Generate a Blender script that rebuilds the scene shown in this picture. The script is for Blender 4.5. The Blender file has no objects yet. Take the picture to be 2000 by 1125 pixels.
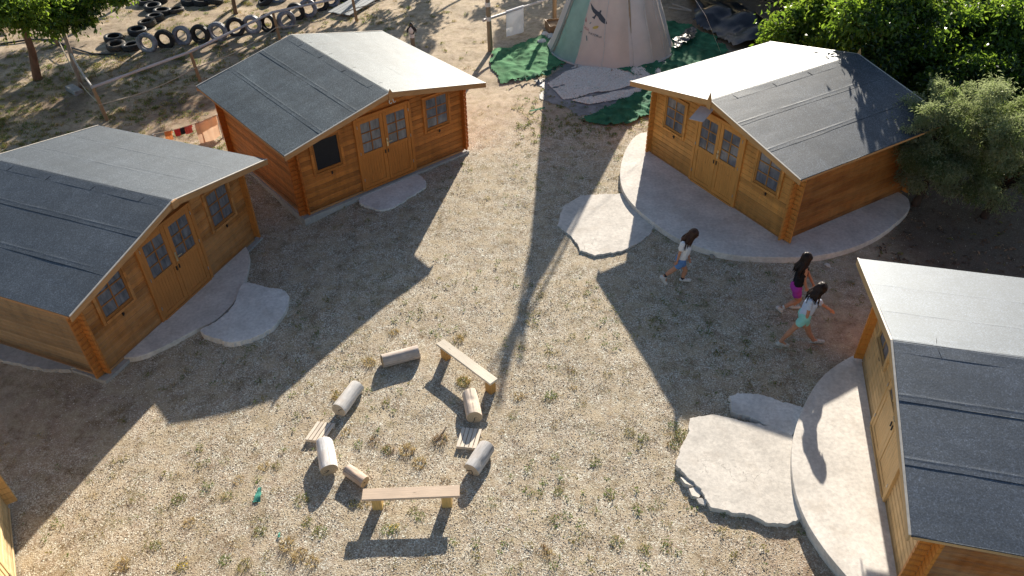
import bpy, bmesh, math, random
import numpy as np
from mathutils import Vector, Matrix, noise as mnoise

# ------------------------------------------------------------------ camera, sky, sun, exposure
scene = bpy.context.scene
COL = scene.collection
R = math.radians
CAM_H, F_PX, PITCH, ROLL = 9.8918, 1498.69, 0.683005, -0.019272
_c, _s = math.cos(PITCH), math.sin(PITCH)
_r, _f, _u = Vector((1, 0, 0)), Vector((0, _c, -_s)), Vector((0, _s, _c))
_cr, _sr = math.cos(ROLL), math.sin(ROLL)
RIGHT, UP, FWD = _r * _cr + _u * _sr, _r * -_sr + _u * _cr, _f
CAMPOS = Vector((0, 0, CAM_H))
cam_data = bpy.data.cameras.new('camera')
cam = bpy.data.objects.new('camera', cam_data)
COL.objects.link(cam)
cam_data.sensor_width = 36
cam_data.lens = F_PX / 2000 * 36
cam_data.clip_end = 1000
cam.matrix_world = Matrix(((RIGHT.x, UP.x, -FWD.x, 0), (RIGHT.y, UP.y, -FWD.y, 0), (RIGHT.z, UP.z, -FWD.z, CAM_H), (0, 0, 0, 1)))
scene.camera = cam

SUN_ELEV, SUN_AZ = R(21.3), R(13.4)          # azimuth measured from +y towards +x
world = bpy.data.worlds.new('World')
scene.world = world
world.use_nodes = True
wn = world.node_tree
sky = wn.nodes.new('ShaderNodeTexSky')
sky.sky_type = 'NISHITA'
sky.sun_disc = False
sky.sun_elevation = SUN_ELEV
sky.sun_rotation = SUN_AZ
sky.altitude = 300
wn.links.new(sky.outputs[0], wn.nodes['Background'].inputs[0])
wn.nodes['Background'].inputs[1].default_value = 0.066
sl = bpy.data.lights.new('sun', 'SUN')
sl.energy = 5.0
sl.angle = R(0.5)
sl.color = (1.0, 0.91, 0.78)
sun = bpy.data.objects.new('sun', sl)
COL.objects.link(sun)
SDIR = Vector((math.sin(SUN_AZ) * math.cos(SUN_ELEV), math.cos(SUN_AZ) * math.cos(SUN_ELEV), math.sin(SUN_ELEV)))
sun.rotation_euler = SDIR.to_track_quat('Z', 'Y').to_euler()
scene.view_settings.view_transform = 'Standard'
scene.view_settings.look = 'None'
scene.view_settings.gamma = 1
scene.view_settings.exposure = 1.05

rng = np.random.default_rng(7)
random.seed(7)

# ------------------------------------------------------------------ layout helpers
def ss(a, b, x):
    t = min(1, max(0, (x - a) / (b - a)))
    return t * t * (3 - 2 * t)

def gz(x, y):
    """ground height: nearly level yard that drops a hand's breadth towards the left cabin"""
    z = -0.17 * ss(2.2, 6.0, -x) * ss(17.5, 14.5, y)
    z += 0.025 * mnoise.noise((x * 0.45, y * 0.45, 3.1)) + 0.012 * mnoise.noise((x * 1.7, y * 1.7, 9.0))
    if y > 19: z += 0.05 * mnoise.noise((x * 0.9, y * 0.9, 5.0)) * ss(19, 22, y)
    return z

def ray(u, v):
    return FWD + RIGHT * ((u - 1000) / F_PX) - UP * ((v - 562.5) / F_PX)

def at(u, v, h=0.0):
    """point h above the ground seen at photo coordinate (u, v)"""
    d = ray(u, v); z = h
    for _ in range(6):
        p = CAMPOS + d * ((z - CAM_H) / d.z)
        z = gz(p.x, p.y) + h
    return p

def atz(u, v, z):
    d = ray(u, v)
    return CAMPOS + d * ((z - CAM_H) / d.z)

def aty(u, v, y):
    d = ray(u, v)
    return CAMPOS + d * (y / d.y)

# ------------------------------------------------------------------ object helpers
def tag(o, label=None, cat=None, group=None, kind=None):
    if label: o['label'] = label
    if cat: o['category'] = cat
    if group: o['group'] = group
    if kind: o['kind'] = kind
    return o

def empty(name, loc=(0, 0, 0), rz=0.0, label=None, cat=None, group=None):
    o = bpy.data.objects.new(name, None)
    COL.objects.link(o)
    o.location = loc; o.rotation_euler = (0, 0, rz)
    o.empty_display_size = 0.2
    return tag(o, label, cat, group)

def mesh_obj(name, verts, faces, mats, parent=None, smooth=False, mi=None):
    me = bpy.data.meshes.new(name)
    me.from_pydata([tuple(v) for v in verts], [], [tuple(f) for f in faces])
    if not isinstance(mats, (list, tuple)): mats = [mats]
    for m in mats: me.materials.append(m)
    if mi is not None: me.polygons.foreach_set('material_index', np.asarray(mi, dtype=np.int32))
    if smooth: me.polygons.foreach_set('use_smooth', np.ones(len(me.polygons), dtype=bool))
    me.update()
    o = bpy.data.objects.new(name, me)
    COL.objects.link(o)
    if parent: o.parent = parent
    return o

def np_mesh(name, verts, nper, mats, parent=None, mi=None, smooth=False, faces=None):
    """verts (N,3) array; faces either (M,k) index array or consecutive groups of nper"""
    verts = np.asarray(verts, dtype=np.float32)
    if faces is None: faces = np.arange(len(verts), dtype=np.int32).reshape(-1, nper)
    faces = np.asarray(faces, dtype=np.int32)
    k = faces.shape[1]
    me = bpy.data.meshes.new(name)
    me.vertices.add(len(verts)); me.vertices.foreach_set('co', verts.ravel())
    me.loops.add(faces.size); me.loops.foreach_set('vertex_index', faces.ravel())
    me.polygons.add(len(faces))
    me.polygons.foreach_set('loop_start', np.arange(0, faces.size, k, dtype=np.int32))
    me.polygons.foreach_set('loop_total', np.full(len(faces), k, dtype=np.int32))
    if not isinstance(mats, (list, tuple)): mats = [mats]
    for m in mats: me.materials.append(m)
    if mi is not None: me.polygons.foreach_set('material_index', np.asarray(mi, dtype=np.int32))
    me.polygons.foreach_set('use_smooth', np.full(len(faces), smooth, dtype=bool))
    me.update(calc_edges=True); me.validate()
    o = bpy.data.objects.new(name, me)
    COL.objects.link(o)
    if parent: o.parent = parent
    return o

class MB:
    """collects shapes, then links them as ONE mesh object"""
    def __init__(s): s.v = []; s.f = []
    def add(s, vs, fs):
        n = len(s.v); s.v += [Vector(v) for v in vs]; s.f += [tuple(i + n for i in f) for f in fs]
        return s
    def box(s, x0, x1, y0, y1, z0, z1, M=None):
        vs = [Vector((x, y, z)) for z in (z0, z1) for y in (y0, y1) for x in (x0, x1)]
        if M: vs = [M @ v for v in vs]
        return s.add(vs, [(0, 2, 3, 1), (4, 5, 7, 6), (0, 1, 5, 4), (2, 6, 7, 3), (0, 4, 6, 2), (1, 3, 7, 5)])
    def bevbox(s, x0, x1, y0, y1, z0, z1, b=0.006, M=None):
        bm = bmesh.new()
        bmesh.ops.create_cube(bm, size=1)
        for v in bm.verts:
            v.co = Vector((x0 + (v.co.x + .5) * (x1 - x0), y0 + (v.co.y + .5) * (y1 - y0), z0 + (v.co.z + .5) * (z1 - z0)))
        bmesh.ops.bevel(bm, geom=bm.edges[:], offset=b, segments=1, affect='EDGES')
        bm.verts.index_update()
        vs = [(M @ v.co) if M else v.co.copy() for v in bm.verts]
        s.add(vs, [tuple(v.index for v in f.verts) for f in bm.faces]); bm.free()
        return s
    def tube(s, pts, rad, n=8, cap=True, wob=0.0):
        pts = [Vector(p) for p in pts]
        if not isinstance(rad, (list, tuple)): rad = [rad] * len(pts)
        vs = []; fs = []
        ref = None
        for i, p in enumerate(pts):
            d = (pts[min(i + 1, len(pts) - 1)] - pts[max(i - 1, 0)]).normalized()
            if ref is None: ref = Vector((0, 0, 1)) if abs(d.z) < 0.9 else Vector((1, 0, 0))
            a = d.cross(ref).normalized(); b = a.cross(d).normalized(); ref = b
            for k in range(n):
                t = 2 * math.pi * k / n
                w = 1 + (wob * mnoise.noise((p.x * 5 + math.cos(t) * 2, p.y * 5 + math.sin(t) * 2, p.z * 5)) if wob else 0)
                vs.append(p + (a * math.cos(t) + b * math.sin(t)) * rad[i] * w)
        for i in range(len(pts) - 1):
            for k in range(n):
                fs.append((i * n + k, i * n + (k + 1) % n, (i + 1) * n + (k + 1) % n, (i + 1) * n + k))
        if cap:
            fs.append(tuple(range(n - 1, -1, -1)))
            fs.append(tuple((len(pts) - 1) * n + k for k in range(n)))
        return s.add(vs, fs)
    def lathe(s, prof, n=32, M=None, closed=False):
        vs = []; fs = []
        m = len(prof)
        for k in range(n):
            t = 2 * math.pi * k / n
            for r, z in prof:
                v = Vector((r * math.cos(t), r * math.sin(t), z)); vs.append(M @ v if M else v)
        for k in range(n):
            for i in range(m if closed else m - 1):
                j = (i + 1) % m; q = (k + 1) % n
                fs.append((k * m + i, q * m + i, q * m + j, k * m + j))
        return s.add(vs, fs)
    def prism(s, poly, z0, z1, M=None):
        n = len(poly)
        vs = [Vector((x, y, z0)) for x, y in poly] + [Vector((x, y, z1)) for x, y in poly]
        if M: vs = [M @ v for v in vs]
        return s.add(vs, [tuple(range(n - 1, -1, -1)), tuple(range(n, 2 * n))] + [(i, (i + 1) % n, n + (i + 1) % n, n + i) for i in range(n)])
    def grid(s, P):
        h, w = len(P), len(P[0])
        return s.add([p for row in P for p in row], [(j * w + i, j * w + i + 1, (j + 1) * w + i + 1, (j + 1) * w + i) for j in range(h - 1) for i in range(w - 1)])
    def build(s, name, mat, parent=None, smooth=False):
        return mesh_obj(name, s.v, s.f, mat, parent, smooth)

def copy_tree(o, parent=None):
    c = o.copy(); COL.objects.link(c); c.parent = parent
    for ch in list(o.children): copy_tree(ch, c)
    return c

def smooth_closed(pts, k=6):
    out = []
    n = len(pts)
    for i in range(n):
        p0, p1, p2, p3 = (np.array(pts[(i + j - 1) % n], float) for j in range(4))
        for q in range(k):
            t = q / k
            out.append(tuple(0.5 * ((2 * p1) + (-p0 + p2) * t + (2 * p0 - 5 * p1 + 4 * p2 - p3) * t * t + (-p0 + 3 * p1 - 3 * p2 + p3) * t ** 3)))
    return out

def inside(poly, P):
    """vectorised point in polygon"""
    x, y = P[:, 0], P[:, 1]
    r = np.zeros(len(P), bool)
    n = len(poly)
    for i in range(n):
        x1, y1 = poly[i][:2]; x2, y2 = poly[(i + 1) % n][:2]
        c = ((y1 > y) != (y2 > y)) & (x < (x2 - x1) * (y - y1) / ((y2 - y1) or 1e-9) + x1)
        r ^= c
    return r

# ------------------------------------------------------------------ materials
def newmat(name):
    m = bpy.data.materials.new(name); m.use_nodes = True
    t = m.node_tree
    return m, t, t.nodes['Principled BSDF']

def node(t, kind, **kw):
    n = t.nodes.new(kind)
    for k, v in kw.items():
        if k in n.inputs: n.inputs[k].default_value = v
        else: setattr(n, k, v)
    return n

def ramp(t, fac, stops):
    r = t.nodes.new('ShaderNodeValToRGB')
    e = r.color_ramp.elements
    while len(e) < len(stops): e.new(0.5)
    for i, (p, c) in enumerate(stops):
        e[i].position = p
        e[i].color = (c, c, c, 1) if isinstance(c, (int, float)) else (*c, 1)
    t.links.new(fac, r.inputs[0])
    return r.outputs[0]

def mix(t, fac, a, b, mode='MIX'):
    n = t.nodes.new('ShaderNodeMix'); n.data_type = 'RGBA'; n.blend_type = mode
    for s, v in ((0, fac), (6, a), (7, b)):
        if hasattr(v, 'is_output'): t.links.new(v, n.inputs[s])
        else: n.inputs[s].default_value = v if s == 0 else ((*v, 1) if len(v) == 3 else v)
    return n.outputs[2]

def objco(t, scale=(1, 1, 1), rot=(0, 0, 0)):
    tc = t.nodes.new('ShaderNodeTexCoord')
    mp = t.nodes.new('ShaderNodeMapping')
    mp.inputs['Scale'].default_value = scale
    mp.inputs['Rotation'].default_value = rot
    oi = t.nodes.new('ShaderNodeObjectInfo')
    cb = t.nodes.new('ShaderNodeCombineXYZ')
    for i, k in enumerate((37.0, 53.0)):
        m_ = t.nodes.new('ShaderNodeMath'); m_.operation = 'MULTIPLY'; m_.inputs[1].default_value = k
        t.links.new(oi.outputs['Random'], m_.inputs[0]); t.links.new(m_.outputs[0], cb.inputs[i])
    ad = t.nodes.new('ShaderNodeVectorMath'); ad.operation = 'ADD'
    t.links.new(tc.outputs['Object'], ad.inputs[0]); t.links.new(cb.outputs[0], ad.inputs[1])
    t.links.new(ad.outputs[0], mp.inputs['Vector'])
    return mp.outputs[0]

def noise(t, vec, scale, detail=4, rough=0.6, out=0):
    n = node(t, 'ShaderNodeTexNoise', Scale=scale, Detail=detail, Roughness=rough)
    t.links.new(vec, n.inputs['Vector'])
    return n.outputs[out]

def bump(t, b, h, strength=0.3, dist=0.01):
    n = node(t, 'ShaderNodeBump', Strength=strength, Distance=dist)
    t.links.new(h, n.inputs['Height'])
    t.links.new(n.outputs[0], b.inputs['Normal'])
    return n

def math_n(t, op, a, b=0.0):
    n = t.nodes.new('ShaderNodeMath'); n.operation = op
    for i, v in enumerate((a, b)):
        if hasattr(v, 'is_output'): t.links.new(v, n.inputs[i])
        else: n.inputs[i].default_value = v
    return n.outputs[0]

def simple(name, col, rough=0.6, var=0.25, scale=8.0, spec=0.4, metal=0.0, stretch=(1, 1, 1), bmp=0.15, bscale=60):
    m, t, b = newmat(name)
    v = objco(t, stretch)
    n = noise(t, v, scale, 5)
    lo = tuple(c * (1 - var) for c in col); hi = tuple(min(1, c * (1 + var)) for c in col)
    t.links.new(ramp(t, n, [(0.3, lo), (0.7, hi)]), b.inputs['Base Color'])
    b.inputs['Roughness'].default_value = rough
    b.inputs['Specular IOR Level'].default_value = spec
    b.inputs['Metallic'].default_value = metal
    if bmp: bump(t, b, noise(t, v, bscale, 3), bmp, 0.004)
    return m

def wood(name, col, dark, axis='x', rough=0.55, knots=True, weather=None, wamt=0.5, spec=0.3, boards=False):
    """sawn pine: grain stretched along axis, board-to-board tone, knots, weathered patches"""
    m, t, b = newmat(name)
    st = {'x': (0.6, 9, 9), 'y': (9, 0.6, 9), 'z': (9, 9, 0.6)}[axis]
    v = objco(t, st)
    g = noise(t, v, 6.0, 6, 0.65)
    c = ramp(t, g, [(0.28, dark), (0.5, col), (0.72, tuple(min(1, k * 1.25) for k in col))])
    v2 = objco(t)
    big = noise(t, v2, 1.1, 3)
    c = mix(t, 0.45, c, ramp(t, big, [(0.3, tuple(k * 0.65 for k in col)), (0.7, tuple(min(1, k * 1.2) for k in col))]))
    # each board its own tone (boards are 0.117 m tall for horizontal cladding)
    if boards:
        sep = t.nodes.new('ShaderNodeSeparateXYZ'); t.links.new(v2, sep.inputs[0])
        fl = math_n(t, 'FLOOR', math_n(t, 'DIVIDE', sep.outputs[2], 0.117))
        wn_ = t.nodes.new('ShaderNodeTexWhiteNoise'); wn_.noise_dimensions = '1D'
        oi_ = t.nodes.new('ShaderNodeObjectInfo')
        t.links.new(math_n(t, 'ADD', fl, math_n(t, 'MULTIPLY', oi_.outputs['Random'], 91.3)), wn_.inputs['W'])
        c = mix(t, 0.8, c, mix(t, 1.0, c, ramp(t, wn_.outputs[0], [(0.0, 0.62), (1.0, 1.25)]), 'MULTIPLY'))
        dirt = noise(t, objco(t, (3, 3, 1)), 2.5, 6, 0.7)
        low = ramp(t, math_n(t, 'ADD', sep.outputs[2], math_n(t, 'MULTIPLY', dirt, 0.5)), [(0.22, 0.55), (0.55, 1.0)])
        c = mix(t, 1.0, c, low, 'MULTIPLY')
        stn = ramp(t, noise(t, objco(t, {'x': (5, 5, 0.8), 'y': (5, 5, 0.8)}[axis]), 1.8, 6, 0.7), [(0.38, 0.72), (0.55, 1.0)])
        c = mix(t, 0.8, c, mix(t, 1.0, c, stn, 'MULTIPLY'))
    if knots:
        kn = node(t, 'ShaderNodeTexVoronoi', Scale=3.2)
        t.links.new(objco(t, {'x': (0.7, 1.6, 1.6), 'y': (1.6, 0.7, 1.6), 'z': (1.6, 1.6, 0.7)}[axis]), kn.inputs['Vector'])
        c = mix(t, ramp(t, kn.outputs['Distance'], [(0.03, 0.75), (0.075, 0.0)]), c, tuple(k * 0.35 for k in col))
    if weather:
        wv = noise(t, objco(t, {'x': (0.7, 2, 2.2), 'y': (2, 0.7, 2.2), 'z': (2, 2, 0.7)}[axis]), 1.6, 6, 0.62)
        c = mix(t, math_n(t, 'MULTIPLY', ramp(t, wv, [(0.4, 0.0), (0.6, 1.0)]), wamt), c, weather)
    t.links.new(c, b.inputs['Base Color'])
    b.inputs['Roughness'].default_value = rough
    b.inputs['Specular IOR Level'].default_value = spec
    bump(t, b, g, 0.25, 0.004)
    return m

def felt_mat(name, lo, hi, rough, spec, ior=1.5):
    m, t, b = newmat(name)
    v = objco(t)
    fine = noise(t, v, 40, 3, 0.75)
    grain = node(t, 'ShaderNodeTexVoronoi', Scale=70.0)
    t.links.new(v, grain.inputs['Vector'])
    c = ramp(t, fine, [(0.30, lo), (0.52, tuple((a + d) / 2 for a, d in zip(lo, hi))), (0.72, hi)])
    sp = node(t, 'ShaderNodeSeparateColor'); t.links.new(grain.outputs['Color'], sp.inputs[0])
    c = mix(t, 0.75, c, mix(t, 1.0, c, ramp(t, sp.outputs[0], [(0.0, 0.35), (0.75, 1.0), (1.0, 2.1)]), 'MULTIPLY'))
    big = noise(t, objco(t, (1.0, 0.5, 1.0)), 1.4, 5)
    c = mix(t, 1.0, c, ramp(t, big, [(0.3, 0.72), (0.7, 1.22)]), 'MULTIPLY')
    stn = noise(t, objco(t, (0.5, 3.0, 1.0)), 1.3, 6, 0.65)
    c = mix(t, 0.7, c, mix(t, 1.0, c, ramp(t, stn, [(0.35, 0.72), (0.6, 1.12)]), 'MULTIPLY'))
    t.links.new(c, b.inputs['Base Color'])
    b.inputs['Roughness'].default_value = rough
    b.inputs['Specular IOR Level'].default_value = spec
    b.inputs['IOR'].default_value = ior
    b.inputs['Specular Tint'].default_value = (0.80, 0.91, 1.0, 1)
    h = mix(t, 0.5, fine, sp.outputs[1])
    bump(t, b, h, 0.35, 0.004)
    return m

def leaf_mat(name, col, trans, rough=0.4, spec=0.5, tw=0.45):
    m, t, b = newmat(name)
    v = objco(t)
    n = noise(t, v, 2.2, 3)
    oi = noise(t, v, 14, 2)
    c = ramp(t, n, [(0.3, tuple(k * 0.7 for k in col)), (0.7, tuple(k * 1.3 for k in col))])
    c = mix(t, 0.5, c, ramp(t, oi, [(0.3, tuple(k * 0.6 for k in col)), (0.7, tuple(k * 1.5 for k in col))]))
    t.links.new(c, b.inputs['Base Color'])
    b.inputs['Roughness'].default_value = rough
    b.inputs['Specular IOR Level'].default_value = spec
    tr = t.nodes.new('ShaderNodeBsdfTranslucent')
    tr.inputs[0].default_value = (*trans, 1)
    ms = t.nodes.new('ShaderNodeMixShader'); ms.inputs[0].default_value = tw
    t.links.new(b.outputs[0], ms.inputs[1]); t.links.new(tr.outputs[0], ms.inputs[2])
    t.links.new(ms.outputs[0], t.nodes['Material Output'].inputs['Surface'])
    return m

def ground_mat():
    m, t, b = newmat('yard_ground')
    v = objco(t)
    at_ = t.nodes.new('ShaderNodeAttribute'); at_.attribute_name = 'cover'
    sc = t.nodes.new('ShaderNodeSeparateColor'); t.links.new(at_.outputs['Color'], sc.inputs[0])
    gravel, red, humus = sc.outputs[0], sc.outputs[1], sc.outputs[2]
    n_big = noise(t, v, 0.7, 5); n_mid = noise(t, v, 5.0, 6, 0.65); n_fine = noise(t, v, 38, 4, 0.7)
    soil = ramp(t, n_mid, [(0.28, (0.217, 0.154, 0.098)), (0.5, (0.422, 0.325, 0.222)), (0.72, (0.606, 0.496, 0.355))])
    soil = mix(t, ramp(t, n_fine, [(0.35, 0.0), (0.7, 0.75)]), soil, (0.671, 0.588, 0.471))
    soil = mix(t, math_n(t, 'MULTIPLY', red, 0.8), soil, ramp(t, n_mid, [(0.3, (0.184, 0.097, 0.058)), (0.7, (0.433, 0.263, 0.163))]))
    vo = node(t, 'ShaderNodeTexVoronoi', Scale=58.0); t.links.new(v, vo.inputs['Vector'])
    vo.inputs['Randomness'].default_value = 1.0
    vs = node(t, 'ShaderNodeSeparateColor'); t.links.new(vo.outputs['Color'], vs.inputs[0])
    peb = ramp(t, vs.outputs[0], [(0.0, (0.195, 0.154, 0.110)), (0.35, (0.455, 0.393, 0.302)), (0.7, (0.649, 0.588, 0.476)), (1.0, (0.917, 0.946, 0.837))])
    peb = mix(t, ramp(t, vo.outputs['Distance'], [(0.35, 0.0), (0.80, 0.7)]), peb, (0.184, 0.143, 0.098))
    gm = math_n(t, 'MULTIPLY', gravel, ramp(t, n_mid, [(0.30, 0.25), (0.55, 1.0)]))
    c = mix(t, gm, soil, peb)
    patch = noise(t, v, 3.1, 7, 0.72)
    c = mix(t, 1.0, c, ramp(t, patch, [(0.36, (0.628, 0.581, 0.487)), (0.52, (1.0, 1.0, 1.0)), (0.72, (1.16, 1.13, 1.08))]), 'MULTIPLY')
    straw = ramp(t, noise(t, v, 2.6, 6, 0.7), [(0.45, 0.0), (0.64, 0.75)])
    c = mix(t, straw, c, ramp(t, n_fine, [(0.3, (0.292, 0.217, 0.134)), (0.7, (0.649, 0.553, 0.389))]))
    c = mix(t, math_n(t, 'MULTIPLY', humus, 0.85), c, ramp(t, n_fine, [(0.35, (0.048, 0.039, 0.032)), (0.7, (0.161, 0.125, 0.098))]))
    t.links.new(c, b.inputs['Base Color'])
    b.inputs['Roughness'].default_value = 0.9
    b.inputs['Specular IOR Level'].default_value = 0.15
    hh = mix(t, 0.5, vo.outputs['Distance'], n_fine)
    bump(t, b, hh, 0.9, 0.010)
    return m

def concrete_mat(name, col, cracks=0.0, warm=0.0):
    m, t, b = newmat(name)
    v = objco(t)
    n1 = noise(t, v, 1.3, 6, 0.6); n2 = noise(t, v, 16, 5, 0.65); n3 = noise(t, v, 90, 2)
    c = ramp(t, n1, [(0.3, tuple(k * 0.78 for k in col)), (0.7, tuple(min(1, k * 1.12) for k in col))])
    c = mix(t, 0.5, c, mix(t, 1.0, c, ramp(t, n2, [(0.3, 0.6), (0.65, 1.15)]), 'MULTIPLY'))
    c = mix(t, ramp(t, noise(t, v, 2.4, 6, 0.7), [(0.52, 0.0), (0.70, 0.35)]), c, (0.44, 0.37, 0.29))
    c = mix(t, ramp(t, noise(t, v, 0.9, 7, 0.72), [(0.54, 0.0), (0.66, 0.22)]), c, (0.27, 0.25, 0.23))
    if cracks:
        dv = t.nodes.new('ShaderNodeVectorMath'); dv.operation = 'ADD'
        nn = node(t, 'ShaderNodeTexNoise', Scale=2.6, Detail=4.0); t.links.new(v, nn.inputs['Vector'])
        t.links.new(v, dv.inputs[0]); t.links.new(nn.outputs['Color'], dv.inputs[1])
        ce = node(t, 'ShaderNodeTexVoronoi', Scale=1.3); ce.feature = 'DISTANCE_TO_EDGE'
        t.links.new(dv.outputs[0], ce.inputs['Vector'])
        ck = math_n(t, 'MULTIPLY', ramp(t, ce.outputs['Distance'], [(0.0, 1.0), (0.012, 0.0)]), ramp(t, n1, [(0.5, 0.0), (0.6, cracks)]))
        c = mix(t, ck, c, (0.10, 0.08, 0.065))
    t.links.new(c, b.inputs['Base Color'])
    b.inputs['Roughness'].default_value = 0.85
    b.inputs['Specular IOR Level'].default_value = 0.25
    bump(t, b, mix(t, 0.4, n2, n3), 0.5, 0.006 + 0.01 * cracks)
    return m

def cloth_mat(name, col, var=0.25, rough=0.8, spec=0.2, scale=6, thin=0.0, bmp=0.3):
    m, t, b = newmat(name)
    v = objco(t)
    n = noise(t, v, scale, 5); n2 = noise(t, v, 240, 1)
    c = ramp(t, n, [(0.3, tuple(k * (1 - var) for k in col)), (0.7, tuple(min(1, k * (1 + var)) for k in col))])
    t.links.new(c, b.inputs['Base Color'])
    b.inputs['Roughness'].default_value = rough
    b.inputs['Specular IOR Level'].default_value = spec
    bump(t, b, mix(t, 0.3, n, n2), bmp, 0.01)
    if thin:
        tr = t.nodes.new('ShaderNodeBsdfTranslucent'); t.links.new(c, tr.inputs[0])
        ms = t.nodes.new('ShaderNodeMixShader'); ms.inputs[0].default_value = thin
        t.links.new(b.outputs[0], ms.inputs[1]); t.links.new(tr.outputs[0], ms.inputs[2])
        t.links.new(ms.outputs[0], t.nodes['Material Output'].inputs['Surface'])
    return m

M_GROUND = ground_mat()
M_CONC = concrete_mat('smooth_concrete', (0.74, 0.70, 0.64), 0.0)
M_CONC_ROUGH = concrete_mat('rough_concrete', (0.68, 0.635, 0.57), 0.5)
M_CONC_WHITE = concrete_mat('whitish_concrete', (0.77, 0.745, 0.70), 0.3)
M_PLINTH = concrete_mat('plinth_concrete', (0.46, 0.44, 0.41), 0.3)
M_STONE = concrete_mat('stone', (0.40, 0.35, 0.29), 0.0)
M_IRON = simple('black_iron', (0.015, 0.015, 0.017), 0.5, 0.3, 20)
M_BRASS = simple('pale_brass', (0.62, 0.52, 0.32), 0.3, 0.1, 20, 0.5, 0.6)
M_STEEL = simple('dull_steel', (0.45, 0.45, 0.45), 0.35, 0.1, 20, 0.5, 0.7)
M_TRIM = simple('pale_edge_trim', (0.50, 0.46, 0.40), 0.45, 0.15, 10, 0.5)

def pane_mat():
    m, t, b = newmat('curtained_glass')
    v = objco(t, (1, 1, 0.25))
    n = noise(t, v, 13, 4)
    t.links.new(ramp(t, n, [(0.30, (0.075, 0.078, 0.09)), (0.70, (0.21, 0.215, 0.24))]), b.inputs['Base Color'])
    b.inputs['Roughness'].default_value = 0.12
    b.inputs['Specular IOR Level'].default_value = 0.6
    return m
M_PANE = pane_mat()
M_SCREEN = simple('dark_insect_screen', (0.012, 0.013, 0.018), 0.5, 0.25, 30, 0.3)

# ------------------------------------------------------------------ ground
def axis(lo, hi, d0, far):
    a = list(np.arange(lo, hi + 1e-6, d0)); s = d0; x = lo; left = []
    while x > -far: s *= 1.35; x -= s; left.append(x)
    s = d0; x = hi; right = []
    while x < far: s *= 1.35; x += s; right.append(x)
    return np.array(left[::-1] + a + right)

CAB = {'A': (-6.62307, 12.11355, 1.188623, -0.0666), 'B': (-2.94083, 16.3239, 0.691014, 0.1117),
       'C': (4.73781, 15.41395, -1.048042, 0.1487), 'D': (5.63958, 7.47424, -1.814102, 0.2061), 'E': (-6.70, 5.18, 2.093358, -0.06)}

def cover(x, y):
    """gravel / red earth / dark humus share of the ground, as it was laid and has worn"""
    nn = mnoise.noise((x * 0.35, y * 0.35, 1.0)); n2 = mnoise.noise((x * 1.3, y * 1.3, 4.0))
    g = ss(-9.5, -7.5, x + 0.5 * nn) * ss(20.5, 18.0, y + 0.8 * n2) * ss(8.2, 6.4, x + 0.5 * n2)
    g *= 1 - 0.55 * ss(1.0, 5.5, x) * ss(8.6, 6.2, y)
    red = 0.25 + 0.5 * max(0, nn)
    red += 0.5 * math.exp(-((x - 6.3) ** 2 / 1.2 + (y - 10.4) ** 2 / 2.5))
    red += 0.55 * ss(0.0, 4.5, x) * ss(8.0, 5.8, y)
    g *= 1 - 0.9 * math.exp(-((x - 6.4) ** 2 / 1.0 + (y - 10.6) ** 2 / 2.8))
    red += 0.6 * math.exp(-((x + 9.3) ** 2 / 4 + (y - 20.6) ** 2 / 2.5))
    red += 0.7 * math.exp(-((x + 7.8) ** 2 / 1.5 + (y - 8.9) ** 2 / 1.2))
    g *= 1 - 0.6 * math.exp(-((x + 7.6) ** 2 / 1.6 + (y - 9.0) ** 2 / 1.5))
    red *= 1 - 0.7 * ss(19.5, 22, y) * ss(-6.5, -4, x)
    hum = 0.95 * ss(7.6, 9.0, x + 0.3 * n2) * ss(9.5, 11, y) + 0.7 * ss(4.5, 6.5, x) * ss(22.5, 24.5, y - 0.0 * x)
    hum += 0.75 * ss(18.5, 21, y) * ss(-4.5, -8, x) * max(0, n2 + 0.75 * nn + 0.22)
    cx, cy, a, _ = CAB['A']
    return min(1, max(0, g)), min(1, red), min(1, hum)

gx, gy = axis(-21, 15, 0.16, 420), axis(3.5, 33, 0.16, 420)
X, Y = np.meshgrid(gx, gy)
Zs = np.array([gz(a, b) for a, b in zip(X.ravel(), Y.ravel())])
nx, ny = len(gx), len(gy)
idx = np.arange(nx * ny).reshape(ny, nx)
fq = np.stack([idx[:-1, :-1], idx[:-1, 1:], idx[1:, 1:], idx[1:, :-1]], -1).reshape(-1, 4)
ground = np_mesh('ground', np.stack([X.ravel(), Y.ravel(), Zs], -1), 4, M_GROUND, smooth=True, faces=fq)
cv = np.array([(*cover(a, b), 1.0) for a, b in zip(X.ravel(), Y.ravel())], dtype=np.float32)
ca = ground.data.color_attributes.new('cover', 'FLOAT_COLOR', 'POINT')
ca.data.foreach_set('color', cv.ravel())
tag(ground, kind='structure')

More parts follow.
